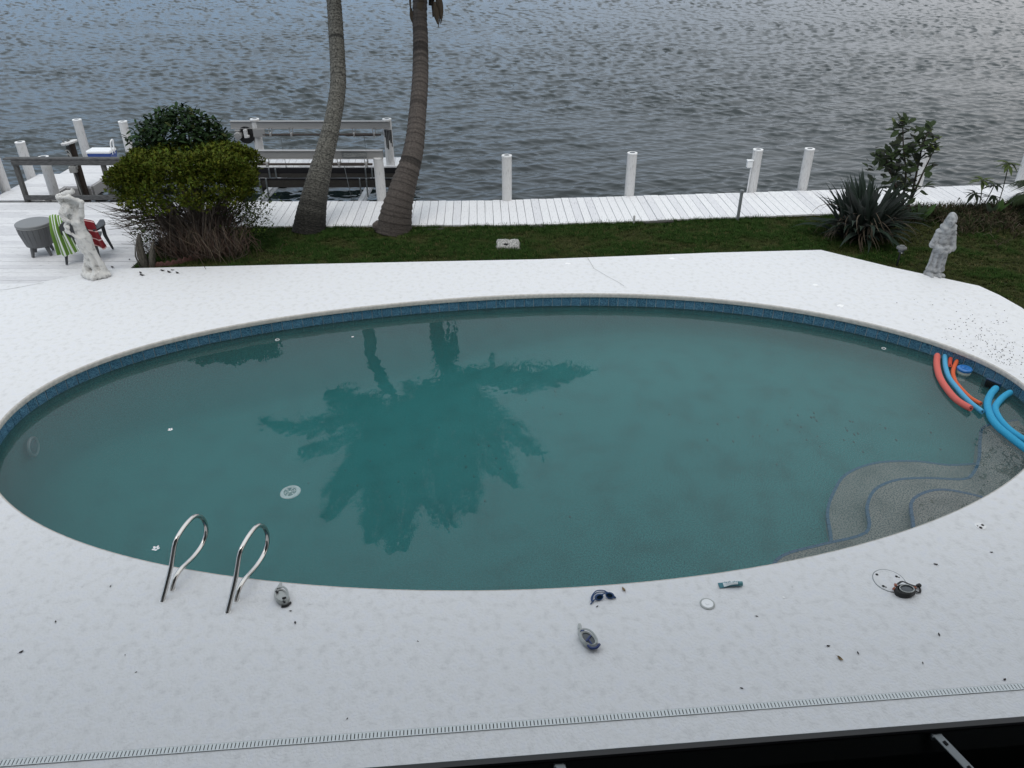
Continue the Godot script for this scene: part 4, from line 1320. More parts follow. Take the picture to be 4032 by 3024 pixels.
func swim_mask(label: String, at: Vector3, turn: float, soft: Material, hard: Material, window: bool) -> void:
	var mk := thing("swim_mask", label, "swim mask", at, turn, "snorkel masks on the deck")
	var mb := Mb.new()
	mb.lathe([Vector2(0.072, 0.0), Vector2(0.084, 0.015), Vector2(0.082, 0.04), Vector2(0.068, 0.058), Vector2(0.056, 0.05)], 26, Vector3.ZERO, Basis.from_scale(Vector3(1.2, 1, 0.72)))
	put("skirt", mb, soft, mk)
	mb = Mb.new()
	mb.lathe([Vector2(0.057, 0.044), Vector2(0.0, 0.046)], 26, Vector3.ZERO, Basis.from_scale(Vector3(1.2, 1, 0.72)))
	put("lens", mb, M["mask glass"] if window else M["mask clear"], mk)
	if window:
		mb = Mb.new()
		mb.box(Vector3(0.0, 0.05, 0.0), Vector3(0.015, 0.014, 0.078), Basis(Vector3.UP, 0.3), 0.004)
		mb.box(Vector3(0.03, 0.05, 0.012), Vector3(0.07, 0.014, 0.013), Basis(Vector3.UP, -0.2), 0.004)
		put("nose_bridge", mb, M["mask navy"], mk)
		mb = Mb.new()
		mb.tube(smooth([Vector3(0.05, 0.05, 0.052), Vector3(0.088, 0.045, 0.045), Vector3(0.105, 0.04, 0.0), Vector3(0.095, 0.045, -0.04)], 4), flat_rads(13, 0.011), 8)
		put("frame", mb, hard, mk)
		mb = Mb.new()
		mb.box(Vector3(-0.10, 0.03, -0.02), Vector3(0.03, 0.02, 0.03), Basis.IDENTITY, 0.005)
		put("buckle", mb, hard, mk)
	else:
		for p in [[Vector3(-0.055, 0.056, 0.02), 0.3], [Vector3(0.05, 0.056, -0.006), 1.2], [Vector3(0.085, 0.05, 0.01), 0.2], [Vector3(-0.1, 0.035, -0.01), 0.9]]:
			mb = Mb.new()
			mb.box(p[0], Vector3(0.034, 0.014, 0.018), Basis(Vector3.UP, p[1]), 0.004)
			put("buckle", mb, hard, mk)
		mb = Mb.new()
		mb.tube(smooth([Vector3(0.09, 0.01, 0.04), Vector3(0.108, 0.012, 0.0), Vector3(0.09, 0.01, -0.045)], 4), flat_rads(9, 0.01), 7)
		put("rim", mb, hard, mk)
	for st in [[Vector3(-0.08, 0.03, 0.03), Vector3(-0.12, 0.035, 0.0), Vector3(-0.09, 0.045, -0.05), Vector3(-0.02, 0.06, -0.06), Vector3(0.05, 0.06, -0.045), Vector3(0.08, 0.05, -0.02)], [Vector3(-0.11, 0.02, -0.01), Vector3(-0.16, 0.012, -0.05), Vector3(-0.19, 0.012, -0.06), Vector3(-0.15, 0.012, -0.02)]]:
		var pts := smooth(st, 5)
		mb = Mb.new()
		mb.tube(pts, flat_rads(pts.size(), 0.009), 8, true, 0.4)
		put("strap", mb, soft, mk)

# ---------------------------------------------------------------- furniture on the plank deck
func furniture() -> void:
	rng.seed = 44
	var ct := thing("cooler_table", "round grey resin cooler table on short legs, left of the woman statue", "cooler table", Vector3(-8.49, 0, -13.15), 0.35)
	var mb := Mb.new()
	mb.lathe([Vector2(0, 0.17), Vector2(0.20, 0.17), Vector2(0.225, 0.19), Vector2(0.272, 0.42), Vector2(0.285, 0.54), Vector2(0.0, 0.54)], 32)
	for k in 20:
		var a := TAU * k / 20
		var d := Vector3(cos(a), 0, sin(a))
		mb.tube([d * 0.222 + Vector3(0, 0.2, 0), d * 0.272 + Vector3(0, 0.42, 0), d * 0.283 + Vector3(0, 0.53, 0)], [0.006, 0.008, 0.008], 5)
	put("tub", mb, M["resin grey"], ct)
	mb = Mb.new()
	mb.lathe([Vector2(0.29, 0.535), Vector2(0.292, 0.548), Vector2(0.286, 0.550)], 36)
	put("band", mb, M["cable grey"], ct)
	mb = Mb.new()
	mb.lathe([Vector2(0.286, 0.550), Vector2(0.296, 0.556), Vector2(0.296, 0.585), Vector2(0.284, 0.594), Vector2(0.20, 0.596), Vector2(0, 0.596)], 36)
	put("tabletop", mb, M["resin lid"], ct)
	for k in 4:
		var a := TAU * (k + 0.5) / 4
		var d := Vector3(cos(a), 0, sin(a))
		mb = Mb.new()
		mb.tube([d * 0.15 + Vector3(0, 0.2, 0), d * 0.175 + Vector3(0, 0.12, 0), d * 0.205], [0.042, 0.036, 0.024], 8)
		put("leg", mb, M["resin grey"], ct)

	var ch := thing("deck_chair", "dark grey deck chair seen from behind, draped with towels", "chair", Vector3(-7.60, 0, -12.98), 0.22)
	mb = Mb.new()
	mb.sheet(func(u, v): return Vector3((u - 0.5) * 0.52, 0.36 - 0.04 * sin(PI * v) + 0.01 * cos(PI * 2 * (u - 0.5)), lerpf(0.22, -0.28, v)), 8, 8, 0.03)
	put("seat", mb, M["chair resin"], ch)
	mb = Mb.new()
	mb.sheet(func(u, v): return Vector3((u - 0.5) * lerpf(0.50, 0.40, v), lerpf(0.33, 0.80 - 0.10 * pow(absf(u - 0.5) * 2.0, 2.5), v), 0.22 + 0.16 * v - 0.05 * pow((u - 0.5) * 2, 2)), 10, 8, 0.03)
	put("backrest", mb, M["chair resin"], ch)
	for s in [-1.0, 1.0]:
		mb = Mb.new()
		var poly := PackedVector2Array()
		for k in 17:
			var a := PI * k / 16
			poly.append(Vector2(s * (0.30 + 0.075 * sin(a)) + s * 0.04, lerpf(0.24, -0.30, k / 16.0)))
		poly.append(Vector2(s * 0.28, -0.30))
		poly.append(Vector2(s * 0.28, 0.24))
		mb.prism(poly, 0.545, 0.575)
		put("armrest", mb, M["chair resin"], ch)
		for z in [0.20, -0.24]:
			mb = Mb.new()
			var x: float = s * (0.24 if z > 0 else 0.31)
			mb.tube([Vector3(x, 0.56 if z < 0 else 0.36, z), Vector3(x, 0.3, z), Vector3(x + 0.035 * s, 0.0, z + signf(z) * 0.11)], [0.032, 0.034, 0.02], 8)
			put("leg", mb, M["chair resin"], ch)
	var tg := thing("green_towel", "green and white striped towel hanging over the chair's left side", "towel", Vector3(-7.80, 0, -12.80), 0.22)
	mb = Mb.new()
	mb.sheet(func(u, v):
		var y: float
		var z: float
		if v < 0.25:
			y = lerpf(0.70, 0.85, v / 0.25); z = lerpf(-0.14, 0.02, v / 0.25)
		else:
			var t: float = (v - 0.25) / 0.75
			y = lerpf(0.85, 0.16 + 0.10 * absf(u - 0.35), t); z = 0.02 + 0.13 * sin(PI * 0.5 * minf(1.0, t * 2.2)) + 0.02 * t
		var fold: float = sin(u * 17.0 + 2.0 * v) * 0.030 * smoothstep(0.2, 0.6, v)
		return Vector3((u - 0.5) * lerpf(0.20, 0.24, v) + 0.16 * maxf(0.0, v - 0.3) * u - 0.02, y + 0.02 * sin(u * 5.0) * (1.0 - v), z + fold), 30, 22, 0.012)
	put("cloth", mb, M["towel green"], tg)
	for r in [["red towel with a pale stripe hanging over the chair's right side", Vector3(-7.40, 0, -12.86), 0.27, 0.26, 0.80], ["red towel end showing left of the green towel on the chair", Vector3(-7.99, 0, -12.96), 0.10, 0.26, 0.60]]:
		var tr := thing("red_towel", r[0], "towel", r[1], 0.3, "")
		mb = Mb.new()
		mb.sheet(func(u, v):
			var t: float = maxf(0.0, (v - 0.2) / 0.8)
			var y: float = lerpf(r[4] - 0.12, r[4], v / 0.2) if v < 0.2 else lerpf(r[4], r[3] + 0.05 * sin(u * 6.0), t)
			var z: float = lerpf(-0.1, 0.0, v / 0.2) if v < 0.2 else 0.09 * sin(PI * 0.5 * minf(1.0, t * 2.0))
			return Vector3((u - 0.5) * r[2] + 0.11 * t, y - 0.10 * u * (1.0 - t), z + sin(u * 13.0 + v * 3.0) * 0.022 * (0.3 + t)), 20, 16, 0.014)
		var o := put("cloth", mb, M["towel red"], tr)
		o.mesh = turned_uv(o.mesh)

	var co := thing("cool_box", "blue cool box with a white lid and raised white handle on the pier", "cool box", Vector3(-10.16, 0, -19.28), 0.0)
	mb = Mb.new()
	mb.sheet(func(u, v):
		var a: float = TAU * u
		var q := Vector3(clampf(cos(a) * 1.5, -1, 1), 0, clampf(sin(a) * 1.5, -1, 1))
		var t: float = lerpf(0.88, 1.0, minf(v * 1.1, 1.0))
		return Vector3(q.x * 0.29 * t, 0.24 * minf(v * 1.1, 1.0), q.z * 0.17 * t) if v < 0.95 else Vector3(0, 0.24, 0), 40, 12)
	put("body", mb, M["blue cooler"], co)
	mb = Mb.new()
	mb.box(Vector3(-0.01, 0.275, 0), Vector3(0.60, 0.075, 0.36), Basis.IDENTITY, 0.02)
	put("lid", mb, M["white plastic"], co)
	mb = Mb.new()
	var hp := smooth([Vector3(0.28, 0.20, -0.06), Vector3(0.295, 0.32, -0.06), Vector3(0.30, 0.42, -0.075), Vector3(0.32, 0.51, -0.06), Vector3(0.33, 0.54, 0.0), Vector3(0.32, 0.51, 0.06), Vector3(0.30, 0.42, 0.075), Vector3(0.295, 0.32, 0.06), Vector3(0.28, 0.20, 0.06)], 4)
	mb.tube(hp, flat_rads(hp.size(), 0.018), 8)
	put("handle", mb, M["white plastic"], co)

	# white stone block in the lawn
	var sb := thing("stone_block", "rough white stone slab with a dark hole, set in the lawn", "stone", Vector3(-0.075, LAWN, -13.69), -0.02)
	mb = Mb.new()
	var nz := noise(2.6, 3, 5)
	mb.sheet(func(u, v):
		var e: float = minf(minf(u, 1.0 - u), minf(v, 1.0 - v))
		var x: float = (u - 0.5) * 0.47
		var z: float = (v - 0.5) * 0.44
		return Vector3(x + 0.02 * nz.get_noise_2d(x * 8, z * 8 + 3), 0.085 * smoothstep(0.0, 0.09, e) + 0.03 * nz.get_noise_2d(x * 6, z * 6) - 0.01, z + 0.02 * nz.get_noise_2d(x * 8 + 9, z * 8)), 28, 26)
	put("slab", mb, M["white stone"], sb)
	mb = Mb.new()
	mb.lathe([Vector2(0.052, 0.055), Vector2(0.05, 0.088), Vector2(0, 0.09)], 9, Vector3(-0.03, 0, 0.1), Basis.from_scale(Vector3(1, 1, 0.6)))
	put("hole", mb, M["slot dark"], sb)

	# solar path lamp
	var sl := thing("path_lamp", "dark mushroom-cap garden path lamp on a thin stake", "garden lamp", Vector3(6.77, LAWN, -12.66))
	mb = Mb.new()
	mb.lathe([Vector2(0.014, 0), Vector2(0.014, 0.29), Vector2(0, 0.29)], 10)
	put("stake", mb, M["black plastic"], sl)
	mb = Mb.new()
	mb.lathe([Vector2(0.03, 0.29), Vector2(0.05, 0.30), Vector2(0.055, 0.355), Vector2(0.0, 0.355)], 18)
	put("lens", mb, M["mask glass"], sl)
	mb = Mb.new()
	mb.lathe([Vector2(0.05, 0.35), Vector2(0.088, 0.357), Vector2(0.082, 0.382), Vector2(0.045, 0.40), Vector2(0.043, 0.41), Vector2(0, 0.412)], 22)
	put("cap", mb, M["resin grey"], sl)
	mb = Mb.new()
	mb.box(Vector3(0.01, 0.287, 0.03), Vector3(0.02, 0.018, 0.01), Basis.IDENTITY, 0.003)
	put("glint_clip", mb, M["bright aluminium"], sl)

	# scalloped terracotta edging and the driftwood stump at the hedge's foot
	var turn := 0.55
	var path := smooth([Vector3(-6.33, LAWN, -12.64), Vector3(-6.12, LAWN, -12.66), Vector3(-5.92, LAWN, -12.78), Vector3(-5.74, LAWN, -12.95), Vector3(-5.62, LAWN, -13.12)], 6)
	var names := ["leftmost", "second", "third", "fourth", "rightmost"]
	for k in 5:
		var a: Vector3 = path[int(k * 4.8)]
		var b: Vector3 = path[mini(int((k + 1) * 4.8), path.size() - 1)]
		var d := (b - a).normalized()
		mb = Mb.new()
		var poly := []
		mb.sheet(func(u, v):
			var h: float = 0.075 + 0.045 * absf(sin(u * TAU * 0.5 * 2.0))
			return Vector3((u - 0.5) * 0.21, h * sin(v * PI) * 0.98, cos(v * PI) * 0.028), 18, 8)
		var o := one("edging_brick", mb, M["terracotta"], "%s scalloped terracotta edging brick at the foot of the hedge" % names[k], "edging", "terracotta edging bricks under the hedge", (a + b) * 0.5)
		o.rotation.y = -atan2(d.z, d.x)
	var lg := thing("driftwood_stump", "split grey driftwood stump leaning at the left foot of the hedge", "stump", Vector3(-6.42, LAWN, -12.70), 0.3)
	mb = Mb.new()
	var st := [Vector3(-0.03, 0, 0), Vector3(-0.06, 0.2, 0.0), Vector3(-0.06, 0.42, -0.03), Vector3(-0.02, 0.58, -0.05)]
	mb.tube(smooth(st, 4), [0.10, 0.10, 0.098, 0.096, 0.094, 0.09, 0.086, 0.08, 0.07, 0.06, 0.05, 0.042, 0.03], 12, true, 0.8)
	put("trunk", mb, M["driftwood"], lg)
	mb = Mb.new()
	mb.tube(smooth([Vector3(0.08, 0, 0.06), Vector3(0.10, 0.18, 0.05), Vector3(0.15, 0.36, 0.02), Vector3(0.19, 0.46, -0.01)], 4), [0.085, 0.10, 0.11, 0.112, 0.11, 0.10, 0.095, 0.085, 0.07, 0.06, 0.045, 0.03, 0.012], 12, true, 0.5)
	put("split_slab", mb, M["driftwood"], lg)
	for k in 6:
		mb = Mb.new()
		var a := rng.randf_range(-0.12, 0.0)
		mb.tube([Vector3(a, 0.02, 0.085), Vector3(a - 0.03, 0.25, 0.09), Vector3(a + rng.randf_range(-0.05, 0.02), 0.45, 0.05)], [0.012, 0.014, 0.004], 5)
		put("splinter", mb, M["driftwood"], lg)

func turned_uv(m: Mesh) -> ArrayMesh:
	var a := m.surface_get_arrays(0)
	var uv: PackedVector2Array = a[Mesh.ARRAY_TEX_UV]
	for k in uv.size():
		uv[k] = Vector2(uv[k].y, uv[k].x)
	a[Mesh.ARRAY_TEX_UV] = uv
	var r := ArrayMesh.new()
	r.add_surface_from_arrays(Mesh.PRIMITIVE_TRIANGLES, a)
	return r

# ---------------------------------------------------------------- growing things
# a leaf along +x, folded along its midrib, from `w` wide; bend lifts (+) or droops (-) the tip
func leaf_shape(l: float, w: float, segs: int, bend := 0.0, fold := 0.15, blunt := 0.5) -> ArrayMesh:
	var mb := Mb.new()
	var pts := []
	for k in segs + 1:
		var t := float(k) / segs
		var half := w * 0.5 * sin(PI * pow(clampf(t, 0.02, 0.985), blunt * 1.6 + 0.2))
		var y := bend * t * t
		pts.append([Vector3(t * l, y + half * fold, -half), Vector3(t * l, y, 0), Vector3(t * l, y + half * fold, half)])
	for k in segs:
		for s in 2:
			mb.quad(pts[k][s], pts[k + 1][s], pts[k + 1][s + 1], pts[k][s + 1], Vector3.UP)
	return mb.done()

# a long strap leaf that rises at `up` radians and arches over
func strap_shape(l: float, w: float, up: float, arch: float, segs := 9, curl := 0.0) -> ArrayMesh:
	var mb := Mb.new()
	var p := Vector3.ZERO
	var a := up
	var rows := []
	for k in segs + 1:
		var t := float(k) / segs
		var half := w * 0.5 * (0.55 + 0.45 * sin(PI * minf(t * 1.1, 1.0))) * (1.0 - pow(t, 4.0)) + 0.001
		var nrm := Vector3(-sin(a), cos(a), 0)
		rows.append([p + Vector3(0, 0, -half) + nrm * half * 0.35, p, p + Vector3(0, 0, half) + nrm * half * 0.35])
		p += Vector3(cos(a), sin(a), curl * sin(t * 5.0)) * (l / segs)
		a -= arch / segs * (0.4 + 1.2 * t)
	for k in segs:
		for s in 2:
			mb.quad(rows[k][s], rows[k + 1][s], rows[k + 1][s + 1], rows[k][s + 1], Vector3.UP)
	return mb.done()

func frond_shape(l: float, up: float, arch: float, width: float, s: int, droop := 0.75) -> ArrayMesh:
	var r := RandomNumberGenerator.new()
	r.seed = s
	var mb := Mb.new()
	var pts := []
	var rads := []
	var p := Vector3.ZERO
	var a := up
	var n := 26
	for k in n + 1:
		pts.append(p)
		rads.append(lerpf(0.028, 0.004, float(k) / n) * (l / 3.5))
		p += Vector3(cos(a), sin(a), 0) * (l / n)
		a -= arch / n * (0.4 + 1.2 * k / n)
	mb.tube(pts, rads, 5)
	for k in range(3, n):
		for s2 in [-1.0, 1.0]:
			for h in 3:
				var t := (k + 0.33 * h) / n
				var o: Vector3 = (pts[k] as Vector3).lerp(pts[mini(k + 1, n)], 0.33 * h)
				var d: Vector3 = ((pts[mini(k + 1, n)] as Vector3) - pts[k - 1]).normalized()
				var ll := width * (0.35 + 0.9 * sin(PI * pow(t, 0.8))) * r.randf_range(0.85, 1.1)
				var outd := (Vector3(0, 0, s2) + d * 0.55 + Vector3(0, 0.15 - 0.1 * r.randf(), 0)).normalized()
				var m1 := o + outd * ll * 0.5 + Vector3(0, -droop * ll * 0.13, 0)
				var m2 := o + outd * ll * 0.92 + Vector3(0, -droop * ll * r.randf_range(0.4, 0.65), 0)
				var wv := d * (0.027 * l / 3.5)
				mb.quad(o - wv * 0.6, o + wv * 0.6, m1 + wv, m1 - wv, Vector3.UP)
				mb.tri(m1 - wv, m1 + wv, m2, Vector3.UP)
	return mb.done()

func trunk_rings(pts: Array, rads: Array, ring: float, depth: float, dark: float, moss: float) -> Mb:
	var curve := Curve3D.new()
	curve.bake_interval = 0.02
	for p in smooth(pts, 6):
		curve.add_point(p)
	var total := curve.get_baked_length()
	var n := int(total / 0.018)
	var out := []
	var rr := []
	var tints := []
	var tone := 1.0
	var next := 0.0
	var gap := ring
	for k in n + 1:
		var s := total * k / n
		if s > next + gap:
			next = s
			gap = ring * rng.randf_range(0.6, 1.5)
			tone = rng.randf_range(0.78, 1.1) if rng.randf() > dark or s < 0.7 else rng.randf_range(0.25, 0.55)
		var t := s / total * (rads.size() - 1)
		var i := mini(int(t), rads.size() - 2)
		out.append(curve.sample_baked(s))
		rr.append(lerpf(rads[i], rads[i + 1], t - i) + depth * (0.5 - (s - next) / gap) + rng.randf_range(-0.002, 0.002))
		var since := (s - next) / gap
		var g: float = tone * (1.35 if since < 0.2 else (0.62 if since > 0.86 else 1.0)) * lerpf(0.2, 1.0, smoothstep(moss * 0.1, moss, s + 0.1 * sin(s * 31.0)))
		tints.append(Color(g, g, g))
	var mb := Mb.new()
	mb.colored = true
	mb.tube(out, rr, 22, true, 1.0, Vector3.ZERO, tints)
	return mb

func palms() -> void:
	rng.seed = 55
	var fr := []
	for k in 4:
		fr.append(frond_shape(3.3, 0.0, [0.55, 1.0, 1.6, 2.3][k], 0.66, 80 + k))
	var L := [Vector3(-4.00, LAWN - 0.05, -14.5), Vector3(-3.92, 0.3, -14.65), Vector3(-3.79, 0.85, -15.0), Vector3(-3.56, 1.68, -15.6), Vector3(-3.48, 2.28, -16.2), Vector3(-3.51, 2.7, -16.6), Vector3(-3.58, 3.25, -17.1), Vector3(-3.66, 3.76, -17.6), Vector3(-3.74, 4.5, -17.95), Vector3(-3.55, 5.4, -18.25), Vector3(-3.35, 6.1, -18.45)]
	var R := [Vector3(-2.33, LAWN - 0.05, -14.5), Vector3(-2.25, 0.31, -14.6), Vector3(-2.11, 0.75, -14.8), Vector3(-1.93, 1.29, -15.2), Vector3(-1.87, 1.88, -15.8), Vector3(-1.85, 2.47, -16.5), Vector3(-1.88, 3.09, -17.2), Vector3(-1.90, 3.5, -17.5), Vector3(-1.85, 4.4, -17.85), Vector3(-1.78, 4.9, -18.0)]
	var lp := thing("palm_tree", "left palm tree with a pale lichen-grey trunk leaning over the boat lift", "palm tree", L[0], 0.0, "pair of palm trees on the lawn")
	var rp := thing("palm_tree", "right palm tree with a brown ringed trunk and a ragged skirt of dead fronds", "palm tree", R[0], 0.0, "pair of palm trees on the lawn")
	var loc := func(a: Array) -> Array:
		var o := []
		for p in a: o.append(p - a[0])
		return o
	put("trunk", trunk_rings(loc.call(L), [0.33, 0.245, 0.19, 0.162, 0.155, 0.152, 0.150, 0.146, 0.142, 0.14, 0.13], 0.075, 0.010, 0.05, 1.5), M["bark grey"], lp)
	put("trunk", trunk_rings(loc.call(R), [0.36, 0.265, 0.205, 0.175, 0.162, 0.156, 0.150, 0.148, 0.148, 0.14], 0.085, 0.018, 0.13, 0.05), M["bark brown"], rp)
	var mb := Mb.new()
	var root := smooth([Vector3(-0.05, 0.0, 0.02), Vector3(-0.22, 0.10, 0.03), Vector3(-0.30, 0.16, 0.02), Vector3(-0.34, 0.10, 0.0)], 3)
	mb.tube(root, [0.20, 0.2, 0.19, 0.17, 0.15, 0.135, 0.12, 0.10, 0.08, 0.05], 12)
	put("root_flare", mb, M["bark brown"], rp)
	# left crown (seen mirrored in the pool)
	var cl: Vector3 = L[-1] - L[0]
	for f in [[3.1, 0.35, 0.75, 3], [-0.25, 0.35, 0.8, 3], [0.4, 0.9, 1.0, 1], [1.0, 0.6, 1.0, 1], [1.7, 1.0, 1.1, 0], [2.3, 0.7, 1.1, 1], [2.9, 0.85, 1.25, 0], [3.35, 0.5, 1.2, 1], [3.9, 1.0, 1.2, 0], [4.4, 0.6, 1.1, 1], [4.9, 0.9, 1.3, 0], [5.5, 1.1, 1.2, 0], [2.5, 1.35, 1.2, 0], [4.2, 1.3, 1.3, 0]]:
		var o := put("frond", fr[f[3]], M["palm leaf"], lp)
		o.transform = Transform3D(Basis(Vector3.UP, f[0]) * Basis(Vector3(0, 0, 1), f[1]) * Basis(Vector3.RIGHT, rng.randf_range(-0.4, 0.4)) * Basis.from_scale(Vector3.ONE * f[2]), cl + Vector3(0, rng.randf_range(-0.1, 0.15), 0))
	# right crown, lower, its green fronds above a shaggy brown skirt
	var cr: Vector3 = R[-1] - R[0]
	for f in [[0.02, 0.22, 1.25, 0], [0.12, 0.45, 1.15, 1], [-0.5, 0.8, 1.1, 0], [0.7, 0.75, 1.0, 1], [1.5, 0.9, 1.1, 0], [2.2, 0.9, 1.0, 1], [2.9, 1.0, 1.0, 0], [3.7, 0.85, 1.1, 0], [4.3, 0.75, 1.1, 1], [4.9, 0.6, 1.15, 0], [5.4, 0.95, 1.15, 0], [0.3, 1.25, 1.05, 0], [3.3, 1.3, 1.0, 0], [-0.3, 0.2, 0.62, 3], [5.0, 1.3, 1.2, 0]]:
		var o := put("frond", fr[f[3]], M["palm leaf"], rp)
		o.transform = Transform3D(Basis(Vector3.UP, f[0]) * Basis(Vector3(0, 0, 1), f[1]) * Basis(Vector3.RIGHT, rng.randf_range(-0.3, 0.3)) * Basis.from_scale(Vector3.ONE * f[2]), cr + Vector3(0, rng.randf_range(-0.1, 0.15), 0))
	# leaf bases and hanging dead sheaths
	mb = Mb.new()
	for k in 70:
		var a := rng.randf() * TAU
		var h := rng.randf_range(-1.35, 0.1)
		var o := cr + Vector3(cos(a) * 0.15, h, sin(a) * 0.15 + h * -0.12)
		var d := Vector3(cos(a), 0, sin(a))
		var l := rng.randf_range(0.25, 0.6)
		mb.tube([o, o + d * 0.07 + Vector3(0, l * 0.5, 0), o + d * rng.randf_range(0.12, 0.30) + Vector3(0, l, 0)], [0.045, 0.05, 0.015], 5, true, 0.4)
	put("leaf_bases", mb, M["bark dark"], rp)
	for k in 26:
		var a := rng.randf() * TAU
		var h := rng.randf_range(-1.2, -0.3)
		var o := cr + Vector3(cos(a) * 0.17, h, sin(a) * 0.17 - h * 0.25)
		var l := rng.randf_range(0.3, 0.65)
		var wd := rng.randf_range(0.05, 0.14)
		var tw := Vector3(-sin(a), 0, cos(a))
		var ou := Vector3(cos(a), 0, sin(a))
		mb = Mb.new()
		mb.sheet(func(u, v): return o + ou * (0.05 + 0.13 * sin(v * 2.6)) + Vector3(0, 0.08 * sin(v * 3.0) - l * v, 0) + tw * ((u - 0.5) * wd * (1.0 - 0.7 * v * v) + 0.04 * v), 3, 6, 0.006)
		put("dead_sheath", mb, M["palm dry"], rp)
	for b in [[Vector3(-0.30, -1.28, 0.55), 0.32, 0.09], [Vector3(0.20, -1.15, 0.6), 0.42, 0.12], [Vector3(0.27, -0.95, 0.5), 0.55, 0.15]]:
		mb = Mb.new()
		mb.sheet(func(u, v): return cr + b[0] + Vector3((u - 0.5) * b[2] * sin(PI * clampf(v, 0.12, 0.95)) + 0.05 * v, -b[1] * v, 0.04 * sin(u * PI)), 4, 7, 0.006)
		put("dead_sheath", mb, M["palm dry"], rp)

func hedge() -> void:
	rng.seed = 66
	var hd := thing("clipped_hedge", "big mushroom-shaped yellow-green hedge with bare twiggy undersides", "hedge", Vector3(-5.75, LAWN, -13.55))
	var leaf := leaf_shape(0.064, 0.038, 2, 0.006, 0.3, 0.5)
	var places := []
	var tints := []
	var nz := noise(1.6, 2, 4)
	for k in 30000:
		var a := rng.randf() * TAU
		var e := asin(rng.randf_range(-0.55, 1.0))
		# superellipsoid shell, flat on top
		var ce := pow(absf(cos(e)), 0.55)
		var se := signf(sin(e)) * pow(absf(sin(e)), 0.75)
		var ca := signf(cos(a)) * pow(absf(cos(a)), 0.8)
		var sa := signf(sin(a)) * pow(absf(sin(a)), 0.8)
		var p := Vector3(ca * ce * 1.18, se * (0.50 if e > 0.0 else 0.62), sa * ce * 0.85)
		var bump := 1.0 + 0.24 * nz.get_noise_3d(p.x * 1.3, p.y * 1.3, p.z * 1.3)
		p *= bump * (1.0 - 0.32 * pow(rng.randf(), 2.2))
		p.y += 1.33 + 0.06 * p.x
		if e < 0.0 and rng.randf() < -e * (1.25 - 0.5 * ca):
			continue
		var up := Vector3(rng.randfn(0, 0.5), 1.0, rng.randfn(0, 0.5)) + Vector3(p.x, 0, p.z) * 0.5
		var b := Basis.looking_at(up.normalized(), Vector3(cos(a), 0.2, sin(a))) * Basis(Vector3.RIGHT, rng.randf_range(-0.7, 0.7))
		b = b * Basis(Vector3.BACK, rng.randf() * TAU)
		places.append(Transform3D(Basis(Vector3.UP, rng.randf() * TAU) * Basis(Vector3(0, 0, 1), rng.randf_range(-0.1, 1.15)) * Basis(Vector3.RIGHT, rng.randf_range(-0.6, 0.6)) * Basis.from_scale(Vector3.ONE * rng.randf_range(0.7, 1.25)), p))
		var g := rng.randf_range(0.45, 1.15)
		tints.append(Color(g * rng.randf_range(0.8, 1.25), g, g * rng.randf_range(0.6, 1.2)))
	swarm("foliage", leaf, M["hedge leaf"], places, tints, hd)
	# trailing sprigs low on the right side
	places = []
	tints = []
	for k in 1500:
		var p := Vector3(rng.randfn(0.95, 0.17), rng.randf_range(0.35, 1.0), rng.randfn(-0.1, 0.25))
		if rng.randf() < 0.25: p = Vector3(rng.randfn(-0.75, 0.12), rng.randf_range(0.3, 0.9), rng.randfn(0.45, 0.15))
		places.append(Transform3D(Basis(Vector3.UP, rng.randf() * TAU) * Basis(Vector3(0, 0, 1), rng.randf_range(-0.6, 0.9)) * Basis.from_scale(Vector3.ONE * rng.randf_range(0.6, 1.1)), p))
		var g := rng.randf_range(0.3, 0.8)
		tints.append(Color(g * 0.8, g, g))
	swarm("sprig_leaves", leaf, M["hedge leaf"], places, tints, hd)
	for k in 13:
		var mb := Mb.new()
		var a := rng.randf() * TAU
		var s := Vector3(rng.randfn(0.05, 0.2), 0, rng.randfn(0.1, 0.14))
		var e := Vector3(cos(a) * rng.randf_range(0.4, 1.0), rng.randf_range(0.9, 1.3), sin(a) * rng.randf_range(0.2, 0.65))
		mb.tube(smooth([s, s.lerp(e, 0.35) + Vector3(rng.randfn(0, 0.06), 0.05, rng.randfn(0, 0.06)), e.lerp(s, 0.3) + Vector3(rng.randfn(0, 0.06), -0.04, 0), e], 4), [0.035, 0.034, 0.032, 0.03, 0.028, 0.026, 0.024, 0.022, 0.02, 0.018, 0.015, 0.012, 0.008], 7)
		put("branch", mb, M["twig"], hd)
	var tw := Mb.new()
	var red := Mb.new()
	for k in 620:
		var a := rng.randf() * TAU
		var e := Vector3(cos(a) * rng.randf_range(0.5, 1.12), rng.randf_range(0.55, 1.15), sin(a) * rng.randf_range(0.3, 0.82))
		var s := Vector3(e.x * 0.45, e.y * rng.randf_range(0.3, 0.8), e.z * 0.5)
		var m := s.lerp(e, 0.55) + Vector3(rng.randfn(0, 0.05), rng.randfn(0, 0.05), rng.randfn(0, 0.05))
		tw.tube([s, m, e], [0.008, 0.006, 0.003], 3, false)
		if k % 2 == 0:
			tw.tube([m, m + (e - s) * 0.3 + Vector3(rng.randfn(0, 0.07), rng.randfn(0.02, 0.07), rng.randfn(0, 0.07))], [0.005, 0.002], 3, false)
	for k in 90:   # spiky dead sprays on the left, over the planks
		var s := Vector3(-0.75 + rng.randfn(0, 0.15), rng.randf_range(0.55, 0.95), 0.35 + rng.randfn(0, 0.2))
		var e := s + Vector3(rng.randf_range(-0.55, -0.15), rng.randf_range(-0.12, 0.25), rng.randf_range(-0.1, 0.3))
		tw.tube([s, s.lerp(e, 0.5) + Vector3(0, -0.03, 0), e], [0.009, 0.006, 0.002], 3, false)
	var tan := Mb.new()
